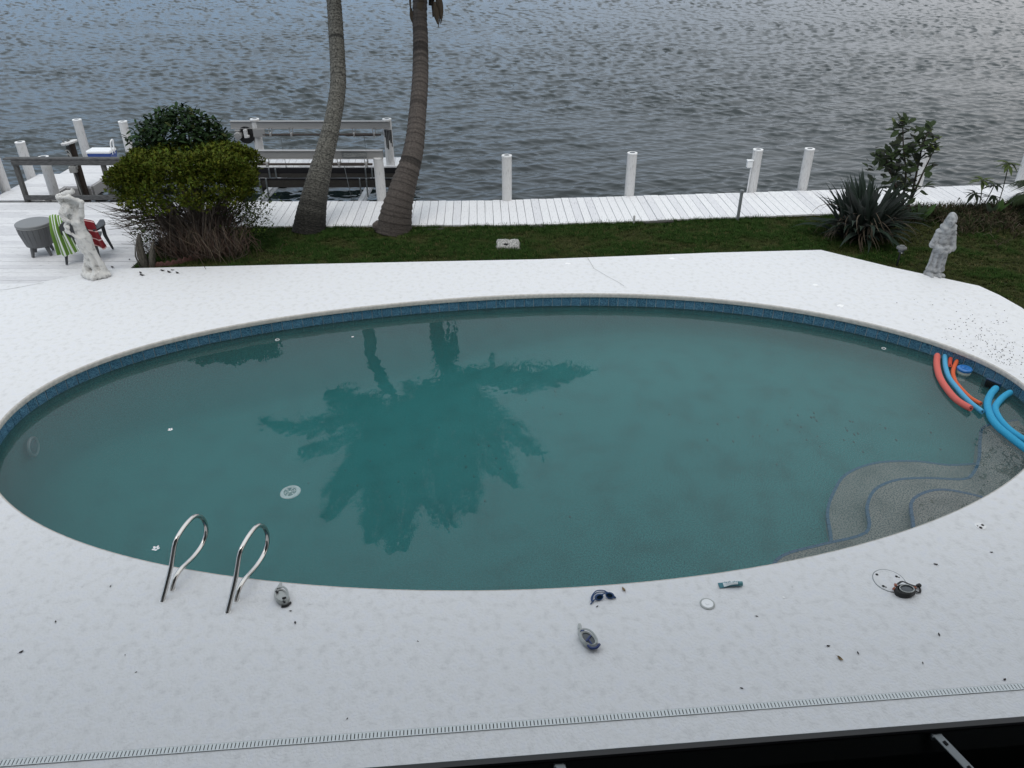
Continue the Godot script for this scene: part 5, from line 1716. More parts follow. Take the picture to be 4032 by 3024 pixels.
	for k in 900:  # stems and dry strands rising and hanging round the foot
		var s := Vector3(rng.randfn(0.05, 0.36), 0.0, rng.randfn(0.22, 0.2))
		s.x = clampf(s.x, -0.72, 0.8)
		var e := s + Vector3(rng.randfn(0.25 * s.x, 0.2), rng.randf_range(0.2, 0.95), rng.randfn(0.12, 0.16))
		var m := s.lerp(e, 0.5) + Vector3(rng.randfn(0, 0.06), 0.03, rng.randfn(0, 0.06))
		var q: Mb = [tw, tw, red, tan][rng.randi() % 4]
		q.tube([s, m, e], [0.006, 0.005, 0.002], 3, false)
	for k in 260:
		var s := Vector3(rng.randfn(0.25, 0.4), rng.randf_range(0.25, 0.65), rng.randfn(0.45, 0.14))
		var e := s + Vector3(rng.randfn(0.1, 0.15), -rng.randf_range(0.15, 0.5), rng.randf_range(0.0, 0.2))
		e.y = maxf(e.y, 0.015)
		(red if k % 3 else tan).tube([s, s.lerp(e, 0.5) + Vector3(rng.randfn(0.02, 0.05), 0.05, 0.05), e], [0.004, 0.004, 0.002], 3, false)
	tag(put("tan_strands", tan, M["twig tan"], hd), "", "", "", "stuff")
	tag(put("twigs", tw, M["twig"], hd), "", "", "", "stuff")
	tag(put("dry_strands", red, M["twig red"], hd), "", "", "", "stuff")

	var bs := thing("dark_bush", "tall dark green glossy bush rising behind the clipped hedge", "bush", Vector3(-6.05, LAWN, -14.35))
	var bl := leaf_shape(0.14, 0.058, 3, -0.01, 0.25, 0.55)
	places = []
	tints = []
	for k in 3600:
		var a := rng.randf() * TAU
		var e := asin(rng.randf_range(-0.75, 1.0))
		var r := 1.0 - 0.45 * pow(rng.randf(), 1.8)
		var p := Vector3(cos(a) * cos(e) * 0.88, sin(e) * 0.62, sin(a) * cos(e) * 0.62) * r
		p *= 1.0 + 0.22 * nz.get_noise_3d(p.x * 2.0 + 9.0, p.y * 2.0, p.z * 2.0)
		if p.y > 0.2: p.x *= 1.0 - 0.5 * (p.y - 0.2)
		p.y += 1.72
		places.append(Transform3D(Basis(Vector3.UP, rng.randf() * TAU) * Basis(Vector3(0, 0, 1), rng.randf_range(-0.5, 0.9)) * Basis(Vector3.RIGHT, rng.randf_range(-0.5, 0.5)) * Basis.from_scale(Vector3.ONE * rng.randf_range(0.6, 1.15)), p))
		var g := rng.randf_range(0.5, 1.3)
		tints.append(Color(g, g, g * 0.9) if rng.randf() > 0.05 else Color(2.2, 1.3, 1.0))
	swarm("foliage", bl, M["bush leaf"], places, tints, bs)
	for k in 9:
		var mb := Mb.new()
		var a := rng.randf() * TAU
		mb.tube(smooth([Vector3(rng.randfn(0, 0.06), 0, rng.randfn(0, 0.06)), Vector3(cos(a) * 0.12, 0.7, sin(a) * 0.1), Vector3(cos(a) * 0.4, 1.4, sin(a) * 0.3), Vector3(cos(a) * 0.6, 1.95, sin(a) * 0.4)], 3), [0.04, 0.036, 0.033, 0.03, 0.026, 0.022, 0.018, 0.014, 0.012, 0.008], 6)
		put("stem", mb, M["twig"], bs)

func right_plants() -> void:
	rng.seed = 77
	var sp := thing("strap_leaf_clump", "large dark spiky clump of strap leaves with dead curled leaves at its foot", "plant", Vector3(6.68, LAWN, -14.05))
	var up := []
	for k in 5:
		up.append(strap_shape([1.0, 0.95, 1.05, 0.9, 1.0][k], 0.115, [1.35, 1.15, 1.25, 1.0, 0.8][k], [0.35, 0.7, 0.5, 1.1, 1.5][k], 8))
	for k in 260:
		var a := rng.randf() * TAU
		var t := rng.randf()
		var o := put("leaf", up[rng.randi() % 3 if t < 0.68 else 3 + rng.randi() % 2], M["strap leaf" if rng.randf() < 0.7 else "strap leaf grey"], sp)
		var tilt := rng.randf_range(-0.12, 0.18) - (0.4 if t > 0.9 else 0.0)
		o.transform = Transform3D(Basis(Vector3.UP, a) * Basis(Vector3(0, 0, 1), tilt) * Basis(Vector3.RIGHT, rng.randf_range(-0.3, 0.3)) * Basis.from_scale(Vector3.ONE * rng.randf_range(0.78, 1.15)), Vector3(cos(a) * rng.randf() * 0.42, rng.randf() * 0.18, -sin(a) * rng.randf() * 0.26))
	var dry := []
	for k in 4:
		dry.append(strap_shape([0.85, 0.7, 0.95, 0.6][k], [0.024, 0.03, 0.02, 0.04][k], [0.55, 0.35, 0.7, 0.2][k], [2.2, 1.9, 2.4, 2.6][k], 10, 0.35))
	for k in 80:
		var a := rng.randf() * TAU
		if k > 25: a = rng.randf_range(PI * 1.0, PI * 2.0)
		var o := put("dry_leaf", dry[rng.randi() % 4], M["dry strap"] if rng.randf() < 0.5 else M["palm dry"], sp)
		o.transform = Transform3D(Basis(Vector3.UP, a) * Basis.from_scale(Vector3.ONE * rng.randf_range(0.6, 1.15)), Vector3(cos(a) * 0.22, rng.randf_range(0.08, 0.5), -sin(a) * 0.16))

	var tr := thing("broad_leaf_tree", "small dark tree with round leathery leaves behind the spiky clump", "tree", Vector3(7.9, LAWN, -15.0))
	for s in [[Vector3(0, 0, 0), Vector3(-0.12, 0.5, 0), Vector3(-0.2, 1.0, 0), Vector3(-0.38, 1.5, 0), Vector3(-0.52, 1.98, 0)], [Vector3(0.02, 0, 0), Vector3(0.0, 0.6, 0.05), Vector3(0.0, 1.1, 0), Vector3(-0.02, 1.6, 0), Vector3(0.05, 1.85, 0)], [Vector3(-0.1, 0.4, 0), Vector3(-0.4, 0.8, 0.1), Vector3(-0.62, 1.15, 0.1), Vector3(-0.75, 1.38, 0.1)], [Vector3(0, 0.3, 0), Vector3(0.02, 0.7, 0.1), Vector3(0.08, 1.05, 0.1), Vector3(0.15, 1.4, 0.1)]]:
		var mb := Mb.new()
		var p := smooth(s, 4)
		var rr := []
		for k in p.size(): rr.append(lerpf(0.03, 0.007, float(k) / p.size()))
		mb.tube(p, rr, 6)
		put("stem", mb, M["twig"], tr)
	var rl := []
	for k in 3:
		rl.append(leaf_shape([0.21, 0.19, 0.22][k], [0.12, 0.115, 0.105][k], 4, [0.01, -0.02, -0.03][k], 0.22, 0.85))
	for k in 299:
		var o := put("leaf", rl[rng.randi() % 3], M["sea leaf" if rng.randf() < 0.86 else "sea leaf light"], tr)
		var p: Vector3
		var q := rng.randf()
		if q < 0.10:
			p = Vector3(rng.randfn(-0.5, 0.09), rng.randf_range(1.78, 2.0), rng.randfn(0, 0.08))
		elif q < 0.25:
			p = Vector3(rng.randfn(-0.68, 0.11), rng.randf_range(1.05, 1.42), rng.randfn(0.05, 0.12))
		elif q < 0.45:
			p = Vector3(rng.randfn(0.02, 0.14), rng.randf_range(1.35, 1.85), rng.randfn(0, 0.14))
		else:
			p = Vector3(rng.randfn(-0.25, 0.23), rng.randf_range(0.62, 1.65), rng.randfn(0, 0.2))
		o.transform = Transform3D(Basis(Vector3.UP, rng.randf() * TAU) * Basis(Vector3(0, 0, 1), rng.randf_range(-0.5, 1.0)) * Basis(Vector3.RIGHT, rng.randf_range(-0.6, 0.6)) * Basis.from_scale(Vector3.ONE * rng.randf_range(0.85, 1.35)), p)

	var canna := [leaf_shape(0.42, 0.15, 5, 0.0, 0.35, 0.55), leaf_shape(0.34, 0.12, 5, -0.03, 0.3, 0.55)]
	for c in [["bright green broad-leaved lily just right of the small tree's foot", Vector3(8.24, LAWN, -15.0), 7], ["broad-leaved lily in front of the umbrella-leaved plants at the right", Vector3(9.85, LAWN, -15.25), 5]]:
		var cn := thing("lily_plant", c[0], "plant", c[1], 0.0, "broad-leaved lilies by the boardwalk")
		for k in c[2]:
			var o := put("leaf", canna[k % 2], M["canna leaf"], cn)
			o.transform = Transform3D(Basis(Vector3.UP, TAU * k / c[2] + rng.randf()) * Basis(Vector3(0, 0, 1), rng.randf_range(0.75, 1.3)) * Basis(Vector3.RIGHT, rng.randf_range(-0.4, 0.4)), Vector3(rng.randfn(0, 0.06), 0.02, rng.randfn(0, 0.05)))

	# umbrella-leaved stems
	var lobe := leaf_shape(0.26, 0.075, 5, -0.10, 0.25, 0.5)
	for c in [["tall thin stem with one bright whorl of drooping leaves near the right edge", Vector3(9.98, LAWN, -15.42), [[Vector3(-0.06, 1.06, 0), 1.0, 15, true]], 1.0], ["umbrella-leaved plant with dark drooping whorls, left of the tall bright whorl", Vector3(9.62, LAWN, -15.42), [[Vector3(-0.12, 0.72, 0.0), 1.0, 13, true], [Vector3(0.12, 0.66, 0.05), 0.9, 11, false], [Vector3(-0.22, 0.47, 0.05), 0.95, 12, false], [Vector3(0.14, 0.42, 0.08), 0.8, 10, false]], 0.8]]:
		var um := thing("umbrella_plant", c[0], "plant", c[1], 0.0, "umbrella-leaved plants by the boardwalk")
		for wv in c[2]:
			var mb := Mb.new()
			mb.tube(smooth([Vector3(0, 0, 0), wv[0] * 0.5 + Vector3(0.02, 0.02, 0), wv[0]], 4), flat_rads(9, 0.009), 6)
			put("stem", mb, M["stem"], um)
			for k in wv[2]:
				var o := put("leaf", lobe, M["umbrella leaf" if wv[3] else "umbrella leaf dark"], um)
				o.transform = Transform3D(Basis(Vector3.UP, TAU * k / wv[2] + rng.randf_range(-0.2, 0.2)) * Basis(Vector3(0, 0, 1), rng.randf_range(-0.35, 0.55)) * Basis.from_scale(Vector3.ONE * wv[1] * rng.randf_range(0.8, 1.15)), wv[0] + Vector3(0, rng.randf_range(-0.02, 0.05), 0))
	var bud := thing("seed_stalk", "single thin stalk with a dark bud against the boardwalk, right of the monk statue", "plant", Vector3(9.05, LAWN, -15.3))
	var mb := Mb.new()
	mb.tube([Vector3.ZERO, Vector3(0.0, 0.1, 0), Vector3(0.005, 0.2, 0), Vector3(0.0, 0.36, 0), Vector3(0.03, 0.42, 0)], [0.03, 0.03, 0.006, 0.005, 0.018], 7)
	put("stalk", mb, M["stem"], bud)

	# young palm whose fronds just reach into the frame
	var yp := thing("young_palm", "young palm at the right edge, only its drooping fronds showing", "palm", Vector3(11.05, LAWN, -15.35))
	var yf := frond_shape(1.15, 0.5, 2.1, 0.36, 91, 1.2)
	for k in 9:
		var o := put("frond", yf, M["palm leaf"], yp)
		o.transform = Transform3D(Basis(Vector3.UP, TAU * k / 9 + 0.35) * Basis(Vector3(0, 0, 1), rng.randf_range(-0.1, 0.4)) * Basis.from_scale(Vector3.ONE * rng.randf_range(0.85, 1.1)), Vector3(0, 0.22, 0))
	mb = Mb.new()
	mb.tube([Vector3.ZERO, Vector3(0, 0.28, 0)], [0.07, 0.05], 9)
	put("trunk", mb, M["bark brown"], yp)

	# big tree standing right of the frame: it shades the lawn and mirrors in the pool
	var bt := thing("shade_tree", "tall leafy tree beyond the right edge, showing as a dark reflection by the pool steps", "tree", Vector3(13.4, LAWN, -13.2))
	mb = Mb.new()
	mb.tube(smooth([Vector3.ZERO, Vector3(0.1, 1.6, 0), Vector3(0.0, 3.2, 0.1), Vector3(0.1, 4.6, 0.1)], 4), [0.32, 0.29, 0.27, 0.26, 0.25, 0.24, 0.23, 0.22, 0.21, 0.2, 0.19, 0.18, 0.17], 12)
	put("trunk", mb, M["bark grey"], bt)
	var places := []
	var tints := []
	for c in 9:
		var a := TAU * c / 9.0
		var e := Vector3(cos(a) * rng.randf_range(1.2, 2.1), rng.randf_range(5.2, 8.2), sin(a) * rng.randf_range(1.2, 2.1))
		mb = Mb.new()
		mb.tube(smooth([Vector3(0.05, 3.4, 0.1), e * 0.55 + Vector3(0, 1.6, 0), e], 4), [0.13, 0.12, 0.1, 0.085, 0.07, 0.06, 0.05, 0.04, 0.02], 7)
		put("limb", mb, M["bark grey"], bt)
		for k in 520:
			var p := Vector3(rng.randfn(0, 0.55), rng.randfn(0, 0.45), rng.randfn(0, 0.55))
			places.append(Transform3D(Basis(Vector3.UP, rng.randf() * TAU) * Basis(Vector3(0, 0, 1), rng.randf_range(-0.8, 0.5)) * Basis.from_scale(Vector3.ONE * rng.randf_range(1.0, 1.8)), e + p))
			var g := rng.randf_range(0.6, 1.3)
			tints.append(Color(g, g, g))
	swarm("crown", leaf_shape(0.17, 0.06, 3, -0.03, 0.2, 0.5), M["bush leaf"], places, tints, bt)

func deck_edge_z(x: float) -> float:
	# where the lawn begins behind the deck
	var e := [Vector2(-6.66, -12.46), Vector2(-3.64, -12.65), Vector2(0.53, -12.88), Vector2(3.62, -13.19), Vector2(5.66, -13.33), Vector2(6.58, -12.54), Vector2(7.72, -11.72), Vector2(7.86, -11.35), Vector2(7.95, -10.9), Vector2(8.05, -8.67)]
	for k in e.size() - 1:
		if x <= e[k + 1].x:
			return lerpf(e[k].y, e[k + 1].y, (x - e[k].x) / (e[k + 1].x - e[k].x))
	return -6.5

func lawn() -> void:
	rng.seed = 88
	var mb := Mb.new()
	for k in 7:
		var a := rng.randf() * TAU
		var o := Vector3(rng.randfn(0, 0.012), 0, rng.randfn(0, 0.012))
		var d := Vector3(cos(a), 0, sin(a))
		var side := Vector3(-d.z, 0, d.x) * 0.0045
		var h := rng.randf_range(0.045, 0.085)
		var m := o + d * 0.014 + Vector3(0, h * 0.6, 0)
		var t := o + d * rng.randf_range(0.03, 0.055) + Vector3(0, h, 0)
		mb.quad(o - side, o + side, m + side * 0.8, m - side * 0.8)
		mb.tri(m - side * 0.8, m + side * 0.8, t)
	var tuft := mb.done()
	var nz := noise(0.55, 3, 14)
	var fine := noise(2.6, 2, 15)
	var places := []
	var tints := []
	while places.size() < 105000:
		var x := rng.randf_range(-6.6, 13.5)
		var z := rng.randf_range(-16.3, -7.0)
		if z > deck_edge_z(x) - 0.035 or z < near_z(x) - 0.03:
			continue
		var dry: float = smoothstep(0.0, 0.7, nz.get_noise_2d(x, z * 1.6) + 0.12 + 0.35 * smoothstep(5.5, 8.0, x) + 0.45 * fine.get_noise_2d(x, z))
		if rng.randf() < 0.35 * dry * smoothstep(4.5, 7.0, x):
			continue
		var g := rng.randf_range(0.7, 1.25)
		var c := Color(0.031, 0.066, 0.013).lerp(Color(0.062, 0.062, 0.022), dry * 0.7) * g
		if rng.randf() < 0.05: c = Color(0.13, 0.11, 0.05) * g
		tints.append(c)
		var s := rng.randf_range(0.55, 1.1) * (0.62 + 0.4 * (1.0 - dry))
		if z < near_z(x) + 0.12: s *= rng.randf_range(0.9, 1.5)
		places.append(Transform3D(Basis(Vector3.UP, rng.randf() * TAU) * Basis.from_scale(Vector3(1.0, s, 1.0)), Vector3(x, LAWN, z)))
	tag(swarm("lawn_grass", tuft, M["grass"], places, tints), "short dark green lawn grass between the pool deck and the boardwalk", "grass")
	# rank weeds and dry stalks along the right end of the boardwalk
	mb = Mb.new()
	for k in 6:
		var a := rng.randf() * TAU
		var l := rng.randf_range(0.12, 0.30)
		var d := Vector3(cos(a), 0, sin(a))
		var side := Vector3(-d.z, 0, d.x) * 0.007
		var m := d * l * 0.3 + Vector3(0, l * 0.75, 0)
		var t := d * l * rng.randf_range(0.6, 1.0) + Vector3(0, l * rng.randf_range(0.4, 1.0), 0)
		mb.quad(-side, side, m + side, m - side)
		mb.tri(m - side, m + side, t)
	var wm := mb.done()
	places = []
	tints = []
	for k in 3600:
		var x := rng.randf_range(7.6, 13.0)
		var z := near_z(x) + absf(rng.randfn(0.1, 0.55)) * (0.5 if x < 8.6 else 1.0) - 0.02
		if rng.randf() > smoothstep(7.4, 9.2, x) + 0.35:
			continue
		var g := rng.randf_range(0.6, 1.2)
		tints.append((Color(0.03, 0.042, 0.016) if rng.randf() < 0.5 else Color(0.075, 0.06, 0.04)) * g)
		places.append(Transform3D(Basis(Vector3.UP, rng.randf() * TAU) * Basis(Vector3(0, 0, 1), rng.randfn(0, 0.5)) * Basis.from_scale(Vector3.ONE * rng.randf_range(0.5, 1.1)), Vector3(x, LAWN, z)))
	tag(swarm("dry_weeds", wm, M["weed"], places, tints), "tangled dry weeds and stalks behind the monk statue", "weeds")
	mb = Mb.new()
	for k in 140:
		var x := rng.randf_range(8.4, 11.5)
		var o := Vector3(x, LAWN + 0.03, near_z(x) + rng.randf_range(0.1, 1.5))
		var a := rng.randf() * TAU
		var l := rng.randf_range(0.12, 0.4)
		mb.tube([o, o + Vector3(cos(a) * l * 0.5, rng.randf_range(0.0, 0.16), sin(a) * l * 0.5), o + Vector3(cos(a) * l, rng.randf_range(-0.02, 0.1), sin(a) * l)], [0.006, 0.006, 0.003], 4, false)
	var st := put("dry_stalks", mb, M["dry strap"])
	tag(st, "pale broken dry stalks lying among the weeds at the right", "stalks", "", "stuff")

# ---------------------------------------------------------------- statues: one skin over many tapered limbs
# bones: [a, b, ra, rb]; the field sums exp(-k d) over the bones, then surface nets turn it into one mesh
func skin(bones: Array, cell: float, k: float, rough := 0.0, folds = null) -> Mb:
	var lo := Vector3.ONE * 1e9
	var hi := -lo
	for b in bones:
		for e in 2:
			var r: float = b[2 + e] + cell * 3.0
			lo = lo.min(b[e] - Vector3.ONE * r)
			hi = hi.max(b[e] + Vector3.ONE * r)
	var nx := int((hi.x - lo.x) / cell) + 2
	var ny := int((hi.y - lo.y) / cell) + 2
	var nz := int((hi.z - lo.z) / cell) + 2
	var f := PackedFloat32Array()
	f.resize(nx * ny * nz)
	var reach := 5.0 / k + cell
	for b in bones:
		var a: Vector3 = b[0]
		var ab: Vector3 = b[1] - a
		var l2 := maxf(ab.length_squared(), 1e-9)
		var m: float = maxf(b[2], b[3]) + reach
		var p0: Vector3 = (a.min(b[1]) - Vector3.ONE * m - lo) / cell
		var p1: Vector3 = (a.max(b[1]) + Vector3.ONE * m - lo) / cell
		for z in range(maxi(0, int(p0.z)), mini(nz, int(p1.z) + 2)):
			for y in range(maxi(0, int(p0.y)), mini(ny, int(p1.y) + 2)):
				var row := (z * ny + y) * nx
				for x in range(maxi(0, int(p0.x)), mini(nx, int(p1.x) + 2)):
					var p := lo + Vector3(x, y, z) * cell
					var t := clampf((p - a).dot(ab) / l2, 0.0, 1.0)
					var d: float = (p - a - ab * t).length() - lerpf(b[2], b[3], t)
					if d < reach:
						f[row + x] += exp(-k * d)
	var nse := noise(9.0, 3, 6)
	for z in nz:
		for y in ny:
			for x in nx:
				var i := (z * ny + y) * nx + x
				var d := -log(maxf(f[i], 1e-9)) / k
				if absf(d) < 0.06:
					var p := lo + Vector3(x, y, z) * cell
					if rough > 0.0: d += rough * nse.get_noise_3d(p.x, p.y, p.z)
					if folds != null: d += folds.call(p)
				f[i] = d
	var mb := Mb.new()
	var id := PackedInt32Array()
	id.resize(nx * ny * nz)
	id.fill(-1)
	var sx := 1
	var sy := nx
	var sz := nx * ny
	var offs := [0, sx, sy, sx + sy, sz, sx + sz, sy + sz, sx + sy + sz]
	for z in nz - 1:
		for y in ny - 1:
			for x in nx - 1:
				var i := (z * ny + y) * nx + x
				var neg := 0
				for o in offs:
					if f[i + o] < 0.0: neg += 1
				if neg == 0 or neg == 8:
					continue
				var sum := Vector3.ZERO
				var n := 0
				for e in [[0, 1], [2, 3], [4, 5], [6, 7], [0, 2], [1, 3], [4, 6], [5, 7], [0, 4], [1, 5], [2, 6], [3, 7]]:
					var u := f[i + offs[e[0]]]
					var v := f[i + offs[e[1]]]
					if (u < 0.0) != (v < 0.0):
						var t := u / (u - v)
						var pa := Vector3(e[0] & 1, (e[0] >> 1) & 1, e[0] >> 2)
						var pb := Vector3(e[1] & 1, (e[1] >> 1) & 1, e[1] >> 2)
						sum += pa.lerp(pb, t)
						n += 1
				var g := Vector3(f[i + sx] - f[i] + f[i + sx + sy + sz] - f[i + sy + sz], f[i + sy] - f[i] + f[i + sx + sy + sz] - f[i + sx + sz], f[i + sz] - f[i] + f[i + sx + sy + sz] - f[i + sx + sy])
				id[i] = mb.vert(lo + (Vector3(x, y, z) + sum / n) * cell, g.normalized())
	for z in range(1, nz - 1):
		for y in range(1, ny - 1):
			for x in range(1, nx - 1):
				var i := (z * ny + y) * nx + x
				for ax in [[sx, sy, sz], [sy, sz, sx], [sz, sx, sy]]:
					if (f[i] < 0.0) != (f[i + ax[0]] < 0.0):
						var q := [id[i], id[i - ax[1]], id[i - ax[1] - ax[2]], id[i - ax[2]]]
						if q.min() < 0: continue
						mb.face(q[0], q[1], q[2])
						mb.face(q[0], q[2], q[3])
	return mb

func slim(bones: Array, by: float) -> Array:
	var o := []
	for b in bones:
		o.append([b[0], b[1], maxf(b[2] - by, b[2] * 0.82), maxf(b[3] - by, b[3] * 0.82)])
	return o

func statues() -> void:
	rng.seed = 99
	var w := thing("woman_statue", "white plaster statue of a draped woman, one arm raised overhead, on a rocky base", "statue", Vector3(-7.08, 0.0, -12.10))
	var bones := [
		[Vector3(0.02, 0.24, 0.0), Vector3(0.05, 0.50, 0.0), 0.085, 0.075],       # lower drapery
		[Vector3(0.05, 0.48, 0.02), Vector3(0.03, 0.68, 0.0), 0.085, 0.115],      # thighs
		[Vector3(-0.02, 0.47, 0.03), Vector3(-0.03, 0.67, 0.02), 0.06, 0.095],
		[Vector3(0.02, 0.70, 0.0), Vector3(0.0, 0.84, 0.0), 0.118, 0.092],        # hips to waist
		[Vector3(0.0, 0.84, 0.0), Vector3(0.0, 1.0, 0.0), 0.092, 0.105],          # ribs
		[Vector3(-0.07, 1.03, 0.0), Vector3(0.07, 1.06, 0.0), 0.075, 0.07],       # shoulders
		[Vector3(-0.035, 0.97, 0.075), Vector3(-0.035, 0.97, 0.075), 0.05, 0.05], # bust
		[Vector3(0.05, 0.975, 0.075), Vector3(0.05, 0.975, 0.075), 0.05, 0.05],
		[Vector3(0.0, 1.08, 0.01), Vector3(-0.05, 1.16, 0.05), 0.042, 0.04],      # neck, bent forward
		[Vector3(-0.06, 1.21, 0.07), Vector3(-0.075, 1.16, 0.10), 0.068, 0.05],   # head
		[Vector3(-0.045, 1.185, 0.135), Vector3(-0.055, 1.17, 0.145), 0.012, 0.012], # nose
		[Vector3(-0.10, 1.24, 0.04), Vector3(-0.15, 1.14, 0.10), 0.07, 0.055],    # hair
		[Vector3(-0.15, 1.14, 0.10), Vector3(-0.13, 1.04, 0.12), 0.055, 0.04],
		[Vector3(-0.13, 1.05, 0.12), Vector3(-0.07, 1.02, 0.12), 0.04, 0.03],
		[Vector3(0.09, 1.08, 0.0), Vector3(0.175, 1.30, 0.03), 0.055, 0.042],     # raised arm
		[Vector3(0.175, 1.30, 0.03), Vector3(0.03, 1.40, 0.08), 0.042, 0.032],
		[Vector3(0.03, 1.40, 0.08), Vector3(-0.09, 1.40, 0.10), 0.03, 0.022],     # hand and fingers
		[Vector3(-0.09, 1.40, 0.10), Vector3(-0.14, 1.37, 0.10), 0.014, 0.010],
		[Vector3(-0.08, 1.415, 0.10), Vector3(-0.13, 1.40, 0.11), 0.012, 0.009],
		[Vector3(-0.16, 1.30, 0.02), Vector3(-0.16, 1.38, 0.03), 0.045, 0.06],    # lifted cloth over the head
		[Vector3(-0.16, 1.39, 0.03), Vector3(-0.02, 1.45, 0.02), 0.05, 0.045],
		[Vector3(-0.02, 1.44, 0.02), Vector3(0.08, 1.47, 0.02), 0.05, 0.035],
		[Vector3(0.07, 1.46, 0.02), Vector3(0.075, 1.52, 0.02), 0.03, 0.014],
		[Vector3(-0.15, 1.30, -0.03), Vector3(0.06, 1.28, -0.06), 0.06, 0.07],    # cloth behind the head
		[Vector3(0.0, 1.2, -0.05), Vector3(0.05, 1.1, -0.04), 0.07, 0.06],
		[Vector3(-0.10, 1.06, 0.0), Vector3(-0.19, 0.90, 0.03), 0.05, 0.04],      # left arm to the waist
		[Vector3(-0.19, 0.90, 0.03), Vector3(-0.14, 0.84, 0.12), 0.04, 0.03],
		[Vector3(-0.15, 0.85, 0.125), Vector3(-0.09, 0.83, 0.155), 0.028, 0.016],
		[Vector3(-0.15, 0.83, 0.13), Vector3(-0.09, 0.81, 0.155), 0.018, 0.011],
		[Vector3(-0.15, 0.865, 0.13), Vector3(-0.085, 0.855, 0.155), 0.018, 0.011],
		[Vector3(-0.11, 0.92, 0.135), Vector3(-0.10, 0.91, 0.15), 0.042, 0.034],  # rose
		[Vector3(-0.08, 0.80, 0.12), Vector3(0.0, 0.70, 0.11), 0.025, 0.03],      # falling cloth
		[Vector3(0.09, 0.70, 0.02), Vector3(0.11, 0.42, 0.0), 0.06, 0.05],
		[Vector3(0.10, 0.45, 0.0), Vector3(0.19, 0.14, 0.0), 0.05, 0.065],        # flaring hem
		[Vector3(0.05, 0.40, -0.03), Vector3(0.12, 0.10, -0.04), 0.06, 0.08],
		[Vector3(0.03, 0.45, 0.03), Vector3(0.09, 0.14, 0.09), 0.05, 0.035],      # forward leg
		[Vector3(0.09, 0.13, 0.09), Vector3(0.11, 0.10, 0.15), 0.03, 0.022],      # foot
		[Vector3(-0.02, 0.40, -0.02), Vector3(-0.08, 0.12, 0.0), 0.055, 0.06],
		[Vector3(-0.08, 0.2, 0.0), Vector3(-0.12, 0.08, 0.02), 0.05, 0.07]]
	for k in 13:
		var a := TAU * k / 13
		var rr := rng.randf_range(0.8, 1.06)
		bones.append([Vector3(0.04 + cos(a) * 0.21 * rr, rng.randf_range(0.03, 0.055), sin(a) * 0.15 * rr), Vector3(0.04 + cos(a + 0.4) * 0.15, rng.randf_range(0.05, 0.10), sin(a + 0.4) * 0.10), rng.randf_range(0.032, 0.06), rng.randf_range(0.04, 0.065)])
	bones.append([Vector3(-0.1, 0.04, 0), Vector3(0.18, 0.04, 0), 0.09, 0.09])
	put("body", skin(slim(bones, 0.010), 0.0105, 95.0, 0.005, func(p: Vector3) -> float:
		var dr: float = smoothstep(0.78, 0.6, p.y) * smoothstep(0.08, 0.2, p.y)
		var hair: float = smoothstep(1.0, 1.06, p.y) * smoothstep(-0.06, -0.1, p.x)
		return dr * 0.011 * sin(p.x * 95.0 + p.y * 22.0 + p.z * 40.0) + hair * 0.007 * sin(p.x * 120.0 + p.y * 150.0)), M["plaster statue"], w)

	var m := thing("monk_statue", "weathered grey statue of a hooded monk with folded hands at the lawn's edge", "statue", Vector3(7.19, LAWN, -12.22), -0.18)
